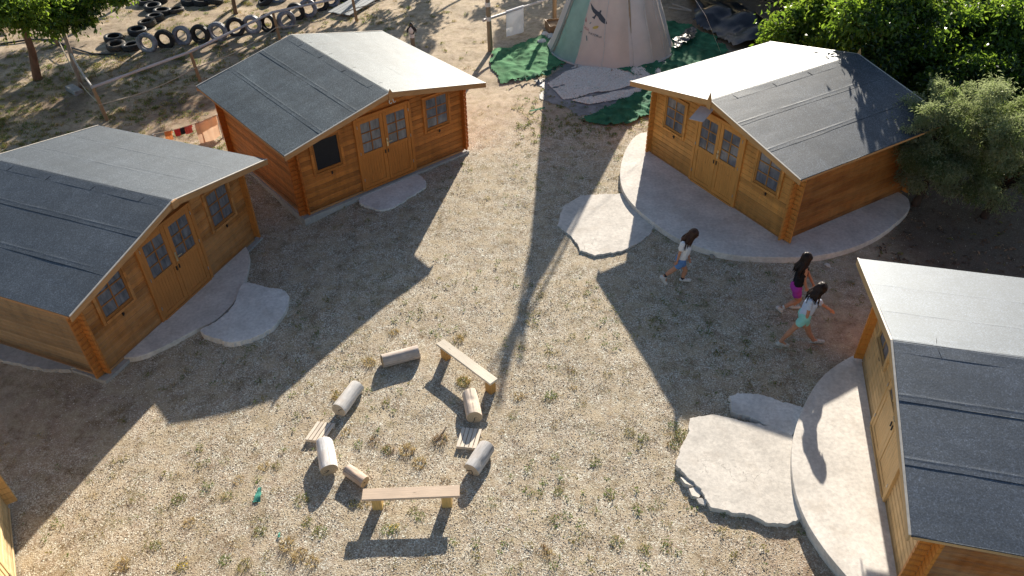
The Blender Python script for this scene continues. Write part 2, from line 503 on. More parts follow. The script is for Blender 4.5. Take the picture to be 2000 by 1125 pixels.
# ------------------------------------------------------------------ concrete pads
def pad(name, px, z, mat, rough_edge=0.0, k=5, smooth=True, extra=(), label=None):
    pts = [atz(u, v, z) for u, v in px]
    pts = [(p.x, p.y) for p in pts] + list(extra)
    if smooth: pts = smooth_closed(pts, k)
    n = len(pts)
    if rough_edge:
        out = []
        for i in range(n):
            (x0, y0), (x1, y1) = pts[i], pts[(i + 1) % n]
            for q in range(8):
                x, y = x0 + (x1 - x0) * q / 8, y0 + (y1 - y0) * q / 8
                fr_ = lambda sd: mnoise.noise((x * 4, y * 4, sd)) * .6 + mnoise.noise((x * 13, y * 13, sd)) * .6 + mnoise.noise((x * 34, y * 34, sd)) * .5
                out.append((x + rough_edge * fr_(1), y + rough_edge * fr_(7)))
        pts = out; n = len(pts)
    area = sum(pts[i][0] * pts[(i + 1) % n][1] - pts[(i + 1) % n][0] * pts[i][1] for i in range(n))
    if area < 0: pts = pts[::-1]
    bm = bmesh.new()
    cen = Vector((sum(p[0] for p in pts) / n, sum(p[1] for p in pts) / n))
    top = []
    for x, y in pts:
        dc = Vector((cen.x - x, cen.y - y)).normalized() * 0.006
        top.append(bm.verts.new((x + dc.x, y + dc.y, z)))
    mid = [bm.verts.new((x, y, z - 0.006)) for x, y in pts]
    bot = [bm.verts.new((x + 0.02 * mnoise.noise((x * 6, y * 6, 2)), y + 0.02 * mnoise.noise((x * 6, y * 6, 4)), min(z - 0.02, gz(x, y)) - 0.06)) for x, y in pts]
    f = bm.faces.new(top)
    for i in range(n):
        j = (i + 1) % n
        bm.faces.new((mid[i], mid[j], top[j], top[i])); bm.faces.new((bot[i], bot[j], mid[j], mid[i]))
    me = bpy.data.meshes.new(name); bm.to_mesh(me); bm.free()
    me.materials.append(mat)
    o = bpy.data.objects.new(name, me); COL.objects.link(o)
    return tag(o, label=label, kind='structure')

def loc2w(n, x, y):
    cx, cy, a, z = CAB[n]
    return (cx + math.cos(a) * x - math.sin(a) * y, cy + math.sin(a) * x + math.cos(a) * y)

zc, zd, za, zb = 0.142, 0.200, -0.072, 0.105
z5 = lambda x, y: (x * .48, 230 + y * .48)
z6 = lambda x, y: (380 + x * .3732, 40 + y * .3732)
pad('concrete_slab', [(1262, 258), (1228, 282), (1211, 335), (1224, 385), (1280, 437), (1340, 473), (1420, 496), (1500, 502), (1600, 499), (1690, 474), (1750, 435), (1777, 398)],
    zc, M_CONC, extra=[loc2w('C', 1.9, 3.7), loc2w('C', -1.9, 3.2), loc2w('C', -2.2, 1.2)], label='round concrete slab under the golden cabin by the trees')
pad('rough_slab', [(1232, 378), (1180, 378), (1135, 381), (1098, 404), (1088, 440), (1118, 463), (1133, 488), (1160, 499), (1188, 494), (1216, 491), (1246, 474), (1268, 460), (1281, 438), (1262, 420)],
    0.04, M_CONC_ROUGH, 0.045, 1, False, label='cracked rough slab in front of the golden cabin')
pad('concrete_slab', [(1692, 690), (1650, 703), (1604, 738), (1571, 790), (1553, 840), (1546, 890), (1551, 950), (1571, 1010), (1602, 1062), (1640, 1110), (1690, 1165), (1740, 1210)],
    zd, M_CONC, extra=[loc2w('D', 2.9, 1.2), loc2w('D', 1.5, 1.6), loc2w('D', -1.5, 1.6), loc2w('D', -2.4, 0.9)], label='half round pale slab before the cabin at lower right')
pad('rough_slab', [(1347, 817), (1395, 808), (1450, 822), (1505, 832), (1552, 852), (1552, 900), (1560, 960), (1580, 1006), (1540, 1023), (1500, 1022), (1466, 1005), (1430, 1000), (1388, 990), (1376, 974), (1370, 955), (1338, 927), (1320, 908), (1326, 880), (1346, 846)],
    0.10, M_CONC_ROUGH, 0.035, 1, False, label='broken edged rough slab at lower right')
pad('rough_slab', [(1426, 775), (1442, 767), (1488, 770), (1530, 784), (1572, 796), (1566, 830), (1548, 850), (1500, 831), (1462, 812), (1430, 806)],
    0.105, M_CONC_WHITE, 0.04, 1, False, label='whitish lump of concrete beside the broken slab')
pad('concrete_slab', [z5(*p) for p in ((1012, 548), (1003, 640), (985, 690), (958, 742), (880, 820), (800, 860), (650, 938), (530, 975))],
    za, M_CONC, extra=[loc2w('A', -1.7, 0.5), loc2w('A', 0, 0.7), loc2w('A', 2.0, 0.5)], label='curved doorstep slab of the left cabin')
pad('concrete_slab', [z5(*p) for p in ((990, 672), (1080, 688), (1160, 703), (1172, 760), (1120, 842), (1040, 890), (960, 912), (900, 905), (815, 868), (880, 828), (950, 760))],
    -0.02, M_CONC_WHITE, 0.03, 4, label='rounded pale slab before the left cabin')
pad('concrete_slab', [z6(*p) for p in ((860, 945), (920, 975), (980, 990), (1050, 972), (1130, 922), (1200, 880), (1212, 850), (1185, 815), (1130, 797), (1000, 830), (900, 880))],
    0.04, M_CONC_WHITE, 0.03, 4, label='rounded doorstep slab of the middle cabin')
pad('concrete_slab', [(-60, 690), (0, 672), (90, 690), (170, 712), (120, 722), (60, 716), (0, 702), (-60, 706)], za - 0.02, M_PLINTH, 0.04, 3, label='grey slab along the side of the left cabin')

# ------------------------------------------------------------------ cabins
HW, DEP, RW, FO, RL, HE, HR = 2.30, 3.87, 2.685, 0.486, 4.573, 1.885, 2.471
SLOPE = (HR - HE) / RW
PIT = 0.117
def under(x): return HR - 0.085 - SLOPE * abs(x)

def log_run(mb, axis_, fixed, a0, a1, z0, z1, outward, a0t=None, a1t=None, th=0.045, ch=0.013):
    """one cladding log: chamfered profile extruded along x (axis_='x') or y"""
    a0t = a0 if a0t is None else a0t; a1t = a1 if a1t is None else a1t
    prof = [(-th, z0), (-ch, z0), (0, z0 + ch * 1.3), (0, z1 - ch * 1.3), (-ch, z1), (-th, z1)]
    vs = []
    for end in (0, 1):
        for d, z in prof:
            k = (z - z0) / (z1 - z0)
            a = (a0 + (a0t - a0) * k) if end == 0 else (a1 + (a1t - a1) * k)
            p = fixed + outward * d
            vs.append((a, p, z) if axis_ == 'x' else (p, a, z))
    n = len(prof)
    fs = [(i, (i + 1) % n, n + (i + 1) % n, n + i) for i in range(n)] + [tuple(range(n)), tuple(range(2 * n - 1, n - 1, -1))]
    mb.add(vs, fs)

def lattice(mb, x0, x1, z0, z1, y0, y1, cols, rows, w):
    for i in range(1, cols):
        x = x0 + (x1 - x0) * i / cols
        mb.box(x - w / 2, x + w / 2, y0, y1, z0, z1)
    for j in range(1, rows):
        z = z0 + (z1 - z0) * j / rows
        for i in range(cols):
            xa = x0 + (x1 - x0) * i / cols + (w / 2 if i else 0); xb = x0 + (x1 - x0) * (i + 1) / cols - (w / 2 if i < cols - 1 else 0)
            mb.box(xa, xb, y0 + 0.001, y1, z - w / 2, z + w / 2)

def build_window(root, xc, mat, matd, screen=False):
    w, z0, z1 = 0.36, 0.90, 1.77
    if screen: z1 = 1.74
    fr = MB()
    fr.bevbox(xc - w - 0.045, xc - w + 0.015, -0.040, 0.012, z0 - 0.05, z1 + 0.03, 0.004)
    fr.bevbox(xc + w - 0.015, xc + w + 0.045, -0.040, 0.012, z0 - 0.05, z1 + 0.03, 0.004)
    fr.bevbox(xc - w + 0.016, xc + w - 0.016, -0.038, 0.012, z1 - 0.02, z1 + 0.028, 0.004)
    fr.bevbox(xc - w + 0.016, xc + w - 0.016, -0.052, 0.012, z0 - 0.045, z0 + 0.012, 0.004)
    f = fr.build('window', mat, root)
    sa = MB()
    sa.box(xc - w + 0.016, xc - w + 0.062, -0.028, 0.006, z0 + 0.014, z1 - 0.022)
    sa.box(xc + w - 0.062, xc + w - 0.016, -0.028, 0.006, z0 + 0.014, z1 - 0.022)
    sa.box(xc - w + 0.063, xc + w - 0.063, -0.027, 0.006, z1 - 0.066, z1 - 0.023)
    sa.box(xc - w + 0.063, xc + w - 0.063, -0.027, 0.006, z0 + 0.015, z0 + 0.075)
    if not screen: lattice(sa, xc - w + 0.063, xc + w - 0.063, z0 + 0.076, z1 - 0.067, -0.024, 0.004, 2, 3, 0.024)
    sa.build('sash', matd, f)
    MB().box(xc - w + 0.05, xc + w - 0.05, -0.012, -0.004, z0 + 0.06, z1 - 0.05).build('pane', M_SCREEN if screen else M_PANE, f)
    la = MB().box(xc + 0.03, xc + 0.055, -0.022, 0.0, z0 - 0.15, z0 - 0.07).box(xc + 0.02, xc + 0.065, -0.034, -0.022, z0 - 0.115, z0 - 0.095)
    la.build('latch', M_IRON, root)

def build_cabin(key, label, tone, corner_tone, weather, wamt, finial='point', screen=False, foundation=True, side_tone=None):
    cx, cy, a, cz = CAB[key]
    root = empty('log_cabin', (cx, cy, cz), a, label, 'cabin', 'wooden log cabins round the yard')
    dk = tuple(k * 0.55 for k in tone)
    mw = wood('front_logs', tone, dk, 'x', weather=weather, wamt=wamt, boards=True)
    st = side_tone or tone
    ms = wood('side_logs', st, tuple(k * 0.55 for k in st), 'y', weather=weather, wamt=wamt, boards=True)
    mc = wood('corner_logs', corner_tone, tuple(k * 0.5 for k in corner_tone), 'z', knots=False)
    md = wood('door_boards', tuple(k * 0.95 for k in tone), dk, 'z')
    mdk = wood('sash_wood', tuple(k * 0.62 for k in tone), tuple(k * 0.4 for k in tone), 'z', knots=False)
    mf = wood('bargeboard_wood', tuple(0.5 * k + 0.5 * q for k, q in zip(tone, (0.42, 0.30, 0.17))), dk, 'x', knots=False)
    # walls: front and back gables in one mesh, the two sides in another
    fws = [MB(), MB()]; sws = [MB(), MB()]; cl = [MB() for _ in range(4)]
    for wy, out in ((0.0, -1), (DEP, 1)):
        z = 0.0; i = 0
        while z < HR - 0.12:
            z1 = min(z + PIT, HR - 0.10)
            def ext(zz):
                lim = (HR - 0.085 - zz) / SLOPE
                return max(0.02, min(HW, lim))
            e0, e1 = ext(z), ext(z1)
            if e0 > 0.05: log_run(fws[0 if wy == 0 else 1], 'x', wy, -e0, e0, z, z1, out, -e1, e1)
            if z1 < under(HW):
                for sgn in (-1, 1):
                    q = (0 if wy == 0 else 2) + (0 if sgn < 0 else 1)
                    x0, x1 = (HW + 0.001, HW + 0.15) if sgn > 0 else (-HW - 0.15, -HW - 0.001)
                    log_run(cl[q], 'x', wy - out * 0.0, x0, x1, z + 0.004, z1 - 0.004, out)
            z += PIT
    for sgn in (-1, 1):
        z = -0.02
        while z + PIT * 0.9 < under(HW) + 0.02:
            z1 = z + PIT
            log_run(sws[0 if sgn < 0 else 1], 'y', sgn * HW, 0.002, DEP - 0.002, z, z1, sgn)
            for wy, q0 in ((0, 0), (DEP, 2)):
                q = q0 + (0 if sgn < 0 else 1)
                y0, y1 = (-0.15, -0.001) if wy == 0 else (DEP + 0.001, DEP + 0.15)
                zz0, zz1 = z + PIT / 2 + 0.004, z1 + PIT / 2 - 0.004
                if zz1 < under(HW) + 0.03: log_run(cl[q], 'y', sgn * HW, y0, y1, zz0, zz1, sgn)
            z += PIT
    for q in fws: q.build('wall', mw, root)
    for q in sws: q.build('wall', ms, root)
    for q in cl: q.build('corner_logs', mc, root)
    # timber sill and foundation
    for sgn in (-1, 1): MB().bevbox(sgn * HW - 0.05, sgn * HW + 0.05, 0.06, DEP - 0.06, -0.09, -0.021, 0.008).build('sill_beam', mf, root)
    MB().bevbox(-HW + 0.06, HW - 0.06, -0.012, 0.05, -0.05, -0.002, 0.006).build('sill_beam', mf, root)
    if foundation:
        pts = []
        for k in range(120):
            t = k / 120 * 4; s_ = int(t); f_ = t - s_
            x, y = [(-1 + 2 * f_, -1), (1, -1 + 2 * f_), (1 - 2 * f_, 1), (-1, 1 - 2 * f_)][s_]
            x = x * (HW + 0.10); y = DEP / 2 + y * (DEP / 2 + 0.10)
            pts.append((x + 0.025 * mnoise.noise((x * 3, y * 3, cx)), y + 0.025 * mnoise.noise((x * 3, y * 3, cy))))
        MB().prism(pts, -0.42, -0.052).build('foundation', M_PLINTH, root)
    # door
    fr = MB()
    fr.bevbox(-0.775, -0.700, -0.045, 0.012, 0.0, 1.86, 0.005); fr.bevbox(0.700, 0.775, -0.045, 0.012, 0.0, 1.86, 0.005)
    fr.bevbox(-0.699, 0.699, -0.043, 0.012, 1.795, 1.86, 0.005)
    fr.bevbox(-0.70, 0.70, -0.075, 0.010, 1.866, 1.892, 0.004)
    fr.bevbox(-0.699, 0.699, -0.055, 0.012, -0.012, 0.03, 0.005)
    fr.build('door_frame', md, root)
    for sgn in (-1, 1):
        x0, x1 = (-0.696, -0.004) if sgn < 0 else (0.004, 0.696)
        d = MB()
        nb = 7
        for k in range(nb):                                             # tongue and groove boards of the lower panel
            xa = x0 + 0.095 + (x1 - x0 - 0.19) * k / nb; xb = x0 + 0.095 + (x1 - x0 - 0.19) * (k + 1) / nb
            d.bevbox(xa + 0.001, xb - 0.001, -0.024, 0.004, 0.125, 0.87, 0.004)
        d.bevbox(x0, x0 + 0.092, -0.034, 0.006, 0.034, 1.79, 0.004); d.bevbox(x1 - 0.092, x1, -0.034, 0.006, 0.034, 1.79, 0.004)
        d.bevbox(x0 + 0.093, x1 - 0.093, -0.033, 0.006, 0.034, 0.123, 0.004)
        d.bevbox(x0 + 0.093, x1 - 0.093, -0.036, 0.006, 0.872, 0.955, 0.004)
        d.bevbox(x0 + 0.093, x1 - 0.093, -0.033, 0.006, 1.70, 1.79, 0.004)
        do = d.build('door', md, root)
        g = MB()
        lattice(g, x0 + 0.094, x1 - 0.094, 0.957, 1.698, -0.027, 0.003, 2, 3, 0.024)
        g.build('glazing_bars', mdk, do)
        MB().box(x0 + 0.09, x1 - 0.09, -0.013, -0.006, 0.952, 1.702).build('pane', M_PANE, do)
        h = MB()
        if sgn > 0:
            h.bevbox(0.022, 0.062, -0.046, -0.034, 0.93, 1.14, 0.003)
            h.tube([(0.042, -0.046, 1.06), (0.042, -0.085, 1.06), (0.15, -0.088, 1.055)], 0.010, 8)
            h.build('handle', M_BRASS, do)
        k = MB().box((0.03 if sgn > 0 else -0.05), (0.05 if sgn > 0 else -0.03), -0.052, -0.034, 0.77, 0.86)
        k.build('latch', M_IRON, do)
        for z in (0.25, 0.95, 1.62):
            xh = x0 - 0.002 if sgn < 0 else x1 + 0.002
            MB().tube([(xh, -0.047, z), (xh, -0.047, z + 0.07)], 0.009, 6).build('hinge', M_STEEL, do)
    build_window(root, -1.52, mw, mdk, screen)
    build_window(root, 1.52, mw, mdk)
    # roof deck
    rd = MB()
    y0, y1 = -FO, RL - FO
    for sgn in (-1, 1):
        e = sgn * RW
        vs = []
        for y in (y0 + 0.012, y1 - 0.012):
            vs += [(0.0005 * sgn, y, HR - 0.012), (e, y, HE - 0.012), (e, y, HE - 0.05), (0.0005 * sgn, y, HR - 0.05)]
        fs = [(0, 1, 5, 4), (1, 2, 6, 5), (2, 3, 7, 6), (0, 3, 2, 1), (4, 5, 6, 7)]
        rd.add(vs, fs)
    deck = rd.build('roof', mf, root)
    mfelt = FELT[key]
    L = math.hypot(RW, HR - HE)
    cosS, sinS = RW / L, (HR - HE) / L
    rs = random.Random(ord(key))
    for sgn in (-1, 1):
        fm = MB(); seam = []
        edges = [0.0, 0.35 * L, 0.68 * L, L]
        off = rs.random() * 50
        for si_ in range(3):
            d0, d1 = edges[si_] - (0.0 if si_ == 0 else 0.06), edges[si_ + 1] + (0.012 if si_ == 2 else 0)
            lift = 0.003 + 0.004 * (2 - si_)
            nyy, nd = 60, 22
            dl = d1 - d0
            ds = [d0 + dl * k / 10 for k in range(8)] + [d1 - q for q in (0.20, 0.17, 0.145, 0.125, 0.11, 0.095, 0.08, 0.065, 0.05, 0.04, 0.03, 0.02, 0.01, 0.005, 0.0)]
            ds = sorted(ds)
            nd = len(ds) - 1
            P = []
            for j in range(nyy + 1):
                y = y0 + 0.004 + (y1 - y0 - 0.008) * j / nyy
                row = []
                for i in range(nd + 1):
                    d = ds[i]
                    w = 0.0045 * mnoise.noise((d * 1.3 + off, y * 0.7, si_)) + 0.0015 * mnoise.noise((d * 6 + off, y * 2.2, si_ + 9))
                    if si_ < 2:
                        wc = d1 - 0.095 + 0.012 * mnoise.noise((y * 2.2, off, si_))
                        w += 0.0038 * math.exp(-((d - wc) / 0.018) ** 2) * (0.6 + 0.8 * mnoise.noise((y * 2.5, off, si_))) * (1 if sgn < 0 or key != 'B' else .4)
                    w = max(w, -0.0015)
                    dd = d + (0.006 * mnoise.noise((y * 1.1, si_, off)) if i == nd and si_ < 2 else 0)
                    if i in (0, nd) : w = 0
                    hgt = lift + w
                    x = sgn * (dd * cosS + hgt * sinS); z = HR - 0.012 - dd * sinS + hgt * cosS
                    row.append((x, y, z))
                # turned-down lower lip of the strip
                x, _, z = row[-1]
                row.append((x, y, z - (0.009 if si_ < 2 else 0.03)))
                P.append(row)
            # front and back turned-down lips
            P.insert(0, [(x, y - 0.001, z - 0.022) for x, y, z in P[0]])
            P.append([(x, y + 0.001, z - 0.022) for x, y, z in P[-1]])
            fm.grid(P)
            if si_ < 2:
                se = [Vector(r[-1]) + Vector((sgn * 0.002, 0, 0.0015)) for r in P[2:-2]]
                seam.append(MB().tube(se, [0.0055 * (0.7 + 0.5 * abs(mnoise.noise((q.y * 3, off, 1)))) for q in se], 5))
        fo_ob = fm.build('roofing_felt', mfelt, deck, smooth=False)
        for q in seam: q.build('bitumen_seam', M_IRON, fo_ob)
    rc = MB()
    P = []
    for j in range(47):
        y = y0 + 0.002 + (y1 - y0 - 0.004) * j / 46
        row = []
        for i in range(-9, 10):
            d = abs(i) / 9 * 0.20 * (1 + 0.02 * mnoise.noise((y * 2, i / 9, 3)))
            hgt = 0.013 + 0.003 * mnoise.noise((d * 5, y * 1.5, 2))
            if abs(i) <= 1: hgt += 0.0
            z = HR - 0.012 - d * sinS + hgt * cosS - (0.012 if i == 0 else 0)
            row.append(((1 if i > 0 else -1 if i < 0 else 0) * (d * cosS + hgt * sinS), y, z))
        row = [(row[0][0], y, row[0][2] - 0.010)] + row + [(row[-1][0], y, row[-1][2] - 0.010)]
        P.append(row)
    P.insert(0, [(x, y - 0.001, z - 0.02) for x, y, z in P[0]])
    P.append([(x, y + 0.001, z - 0.02) for x, y, z in P[-1]])
    rc.grid(P)
    cp = rc.build('ridge_cap', mfelt, deck)
    for y in (y0 + 0.55, y0 + 1.7, y0 + 2.8, y0 + 3.8):
        pts = []
        for d, yy in ((-0.205, y + 0.05), (-0.10, y + 0.025), (0.0, y), (0.10, y + 0.025), (0.205, y + 0.05)):
            pts.append((d * cosS, yy, HR - 0.012 - abs(d) * sinS + (0.0145 if d else 0.002)))
        MB().tube(pts, 0.0035, 5).build('felt_joint', M_IRON, cp)
    for sgn in (-1, 1):
        pts = [Vector(r[-1 if sgn > 0 else 0]) for r in P[2:-2]]
        MB().tube(pts, 0.0045, 5).build('bitumen_seam', M_IRON, cp)
    # bargeboards, eaves strip
    for yb, out in ((y0, -1), (y1, 1)):
        for sgn in (-1, 1):
            bb = MB()
            ya, yc = sorted((yb, yb + out * 0.022))
            xi = sgn * 0.001; xo = sgn * (RW + 0.012)
            zi, zo = HR - 0.016, HR - 0.016 - SLOPE * RW
            vs = []
            for y in (ya, yc): vs += [(xi, y, zi), (xo, y, zo), (xo, y, zo - 0.115), (xi, y, zi - 0.12)]
            bb.add(vs, [(0, 1, 5, 4), (1, 2, 6, 5), (2, 3, 7, 6), (3, 0, 4, 7), (0, 3, 2, 1), (4, 5, 6, 7)])
            b_ = bb.build('bargeboard', mf, root)
            tr = MB()
            ya, yc = sorted((yb + out * 0.002, yb + out * 0.030))
            vs = []
            for y in (ya, yc): vs += [(xi, y, zi + 0.016), (xo, y, zo + 0.016), (xo, y, zo + 0.002), (xi, y, zi + 0.002)]
            tr.add(vs, [(0, 1, 5, 4), (1, 2, 6, 5), (2, 3, 7, 6), (3, 0, 4, 7), (0, 3, 2, 1), (4, 5, 6, 7)])
            tr.build('edge_trim', M_TRIM, b_)
    for sgn in (-1, 1):
        x0, x1 = sorted((sgn * (RW + 0.001), sgn * (RW + 0.015)))
        MB().box(x0, x1, y0 + 0.03, y1 - 0.03, HE - 0.075, HE - 0.03).build('eaves_board', mf, root)
    if finial == 'point':
        fi = MB().prism([(-0.055, HR - 0.20), (0.055, HR - 0.20), (0.06, HR - 0.02), (0.0, HR + 0.16), (-0.06, HR - 0.02)], 0, 0.022,
                        Matrix(((1, 0, 0, 0), (0, 0, -1, y0 - 0.024), (0, 1, 0, 0), (0, 0, 0, 1))))
        fi.build('finial', mf, root)
        if key == 'C':
            MB().prism([(-0.05, HR - 0.2), (0.05, HR - 0.2), (0.05, HR - 0.02), (0.0, HR + 0.12), (-0.05, HR - 0.02)], 0, 0.022,
                   Matrix(((1, 0, 0, 0), (0, 0, -1, y1 + 0.05), (0, 1, 0, 0), (0, 0, 0, 1)))).build('finial', mf, root)
    elif finial == 'hook':
        fi = MB().prism([(-0.05, HR - 0.20), (0.05, HR - 0.20), (0.055, HR - 0.02), (0.0, HR + 0.075), (-0.055, HR - 0.02)], 0, 0.022,
                        Matrix(((1, 0, 0, 0), (0, 0, -1, y0 - 0.024), (0, 1, 0, 0), (0, 0, 0, 1))))
        fi.build('finial', mf, root)
        for x in (-0.06, 0.04):
            MB().tube([(x, y0 - 0.05, HR - 0.17), (x, y0 - 0.05, HR - 0.235), (x + 0.03, y0 - 0.05, HR - 0.26), (x + 0.06, y0 - 0.05, HR - 0.235)], 0.009, 6).build('hook', simple('white_hook', (0.7, 0.68, 0.62), 0.4), root)
    elif finial == 'beam':
        MB().bevbox(-0.07, 0.07, y0 - 0.07, y0 - 0.024, HR - 0.15, HR + 0.0, 0.008).build('ridge_beam_end', mf, root)
    return root

FELT = {k: felt_mat('roofing_felt', lo, hi, r, s, q) for k, lo, hi, r, s, q in (
    ('E', (0.022, 0.028, 0.035), (0.085, 0.100, 0.120), 0.58, 0.85, 1.55), ('A', (0.022, 0.028, 0.035), (0.085, 0.100, 0.120), 0.58, 0.85, 1.55), ('B', (0.042, 0.054, 0.061), (0.120, 0.146, 0.160), 0.58, 0.5, 1.5),
    ('C', (0.024, 0.029, 0.037), (0.125, 0.142, 0.165), 0.56, 0.42, 1.48), ('D', (0.022, 0.028, 0.040), (0.085, 0.103, 0.135), 0.57, 0.88, 1.57))}
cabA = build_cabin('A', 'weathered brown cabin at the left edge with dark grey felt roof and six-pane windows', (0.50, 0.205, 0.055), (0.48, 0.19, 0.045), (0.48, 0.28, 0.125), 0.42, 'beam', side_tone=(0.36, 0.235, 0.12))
cabB = build_cabin('B', 'reddish brown cabin in the middle with a black screened left window', (0.56, 0.195, 0.038), (0.46, 0.125, 0.018), (0.42, 0.15, 0.04), 0.3, 'hook', screen=True)
cabC = build_cabin('C', 'golden cabin on the round slab beside the green trees with pointed finial', (0.70, 0.325, 0.078), (0.58, 0.25, 0.055), (0.64, 0.33, 0.10), 0.3, 'point', foundation=False, side_tone=(0.40, 0.150, 0.030))  # side_tone is darker than the front: that wall's shade is put into its colour
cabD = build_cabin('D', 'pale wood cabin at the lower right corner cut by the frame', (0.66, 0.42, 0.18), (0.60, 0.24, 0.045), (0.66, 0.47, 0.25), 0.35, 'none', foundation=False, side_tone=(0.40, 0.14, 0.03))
cabE = build_cabin('E', 'pale cabin wall just showing at the lower left corner of the photo', (0.72, 0.52, 0.26), (0.66, 0.42, 0.18), (0.74, 0.58, 0.34), 0.35, 'none', foundation=False)
# small translucent lamp panel under the gable of the golden cabin
pl = MB().bevbox(-0.27, 0.17, -0.20, 0.20, -0.008, 0.008, 0.004, Matrix.Translation((-0.22, -0.42, 2.02)) @ Matrix.Rotation(R(-14), 4, 'Y') @ Matrix.Rotation(R(32), 4, 'X'))
pl.build('gable_panel', simple('greyish_pink_plastic', (0.55, 0.47, 0.45), 0.45, 0.08), cabC)
MB().tube([(-0.25, -0.02, 2.16), (-0.25, -0.28, 2.09)], 0.012, 6).build('panel_bracket', M_IRON, cabC)

# ------------------------------------------------------------------ logs, benches, slatted mats, small things in the yard
def bark_mat(name, col):
    m, t, b = newmat(name)
    v = objco(t, (9, 9, 0.9))
    g = noise(t, v, 3.0, 6, 0.65); n2 = noise(t, objco(t), 7, 4)
    c = ramp(t, g, [(0.3, tuple(k * 0.6 for k in col)), (0.55, col), (0.75, tuple(min(1, k * 1.2) for k in col))])
    c = mix(t, 0.4, c, ramp(t, n2, [(0.3, tuple(k * 0.6 for k in col)), (0.7, tuple(min(1, k * 1.15) for k in col))]))
    t.links.new(c, b.inputs['Base Color']); b.inputs['Roughness'].default_value = 0.75; b.inputs['Specular IOR Level'].default_value = 0.25
    sp_ = noise(t, objco(t, (14, 14, 0.5)), 2.2, 5, 0.6)
    c = mix(t, ramp(t, sp_, [(0.60, 0.0), (0.66, 0.8)]), c, tuple(k * 0.28 for k in col))
    st_ = noise(t, objco(t, (1.5, 1.5, 1)), 3.1, 5)
    c = mix(t, ramp(t, st_, [(0.5, 0.0), (0.68, 0.5)]), c, tuple(k * q for k, q in zip(col, (0.72, 0.6, 0.5))))
    t.links.new(c, b.inputs['Base Color'])
    bump(t, b, mix(t, 0.5, g, sp_), 0.8, 0.015)
    return m

def endgrain_mat(name, col):
    m, t, b = newmat(name)
    tc = t.nodes.new('ShaderNodeTexCoord')
    w = node(t, 'ShaderNodeTexWave', Scale=9.0, Distortion=2.5); w.wave_type = 'RINGS'; w.rings_direction = 'Z'
    w.inputs['Detail'].default_value = 3
    t.links.new(tc.outputs['Object'], w.inputs['Vector'])
    c = ramp(t, w.outputs[0], [(0.2, tuple(k * 0.72 for k in col)), (0.8, col)])
    c = mix(t, 0.5, c, ramp(t, noise(t, tc.outputs['Object'], 11, 4), [(0.3, tuple(k * 0.6 for k in col)), (0.7, col)]))
    t.links.new(c, b.inputs['Base Color']); b.inputs['Roughness'].default_value = 0.8
    return m

def log_seat(pa, pb, r, col, endcol, label, seed, crack=True):
    """log lying on the ground between two axis points pa, pb (world xy)"""
    a = Vector((pa.x, pa.y, 0)); b = Vector((pb.x, pb.y, 0))
    d = b - a; L = d.length
    base = (a + b) / 2
    root = empty('fallen_log', (base.x, base.y, gz(base.x, base.y) + r * 0.96), 0, label, 'log', 'logs lying in a ring')
    q = d.normalized().to_track_quat('Z', 'Y')
    root.rotation_mode = 'QUATERNION'; root.rotation_quaternion = q
    n, m = 28, 22
    vs = []
    for i in range(m + 1):
        z = -L / 2 + L * i / m
        for k in range(n):
            t = 2 * math.pi * k / n
            rr = r * (1 + 0.08 * mnoise.noise((math.cos(t) * 1.2 + seed, math.sin(t) * 1.2, z * 1.6)) + 0.02 * mnoise.noise((math.cos(t) * 4, math.sin(t) * 4 + seed, z * 5)))
            kn = math.exp(-((z - L * (0.2 * math.sin(seed))) / 0.06) ** 2 - ((t - (1.6 + seed % 3)) / 0.28) ** 2)
            rr *= 1 - 0.16 * kn
            if i in (0, m): rr *= 0.985
            tz = 0.10 * math.cos(t + seed) * r * (1 if i == m else -1 if i == 0 else 0) + 0.03 * r * mnoise.noise((math.cos(t) * 2, math.sin(t) * 2, seed + i)) * (i in (0, m))
            vs.append((rr * math.cos(t), rr * math.sin(t), z + tz))
    fs = [(i * n + k, i * n + (k + 1) % n, (i + 1) * n + (k + 1) % n, (i + 1) * n + k) for i in range(m) for k in range(n)]
    mesh_obj('bark', vs, fs, bark_mat('log_bark', col), root, smooth=True)
    for e in (0, m):
        ring = vs[e * n:(e + 1) * n]
        sgn = -1 if e == 0 else 1
        ev = [Vector(v) for v in ring] + [Vector(v) * 0.55 for v in ring]
        for v in ev[n:]: v.z = sgn * (L / 2 + 0.004) + (v.z - sgn * L / 2 * 0.55)
        cpt = Vector((0, 0, sgn * (L / 2 + 0.005)))
        ev.append(cpt)
        fs2 = []
        for k in range(n):
            j = (k + 1) % n
            f1 = (k, j, n + j, n + k); f2 = (n + k, n + j, 2 * n)
            if sgn < 0: f1, f2 = f1[::-1], f2[::-1]
            fs2 += [f1, f2]
        eo = mesh_obj('cut_end', ev, fs2, endgrain_mat('log_end_grain', endcol), root)
        if crack and e == (0 if d.y > 0 else m):
            ck = MB()
            for ang in (0.4 + seed, 2.7 + seed * 0.7):
                ck.tube([(0, 0, sgn * (L / 2 + 0.004)), (0.45 * r * math.cos(ang), 0.45 * r * math.sin(ang), sgn * (L / 2 + 0.003)), (0.9 * r * math.cos(ang + .2), 0.9 * r * math.sin(ang + .2), sgn * (L / 2 + 0.001))], [0.006, 0.007, 0.002], 5)
            ck.build('drying_crack', M_IRON, eo)
    return root

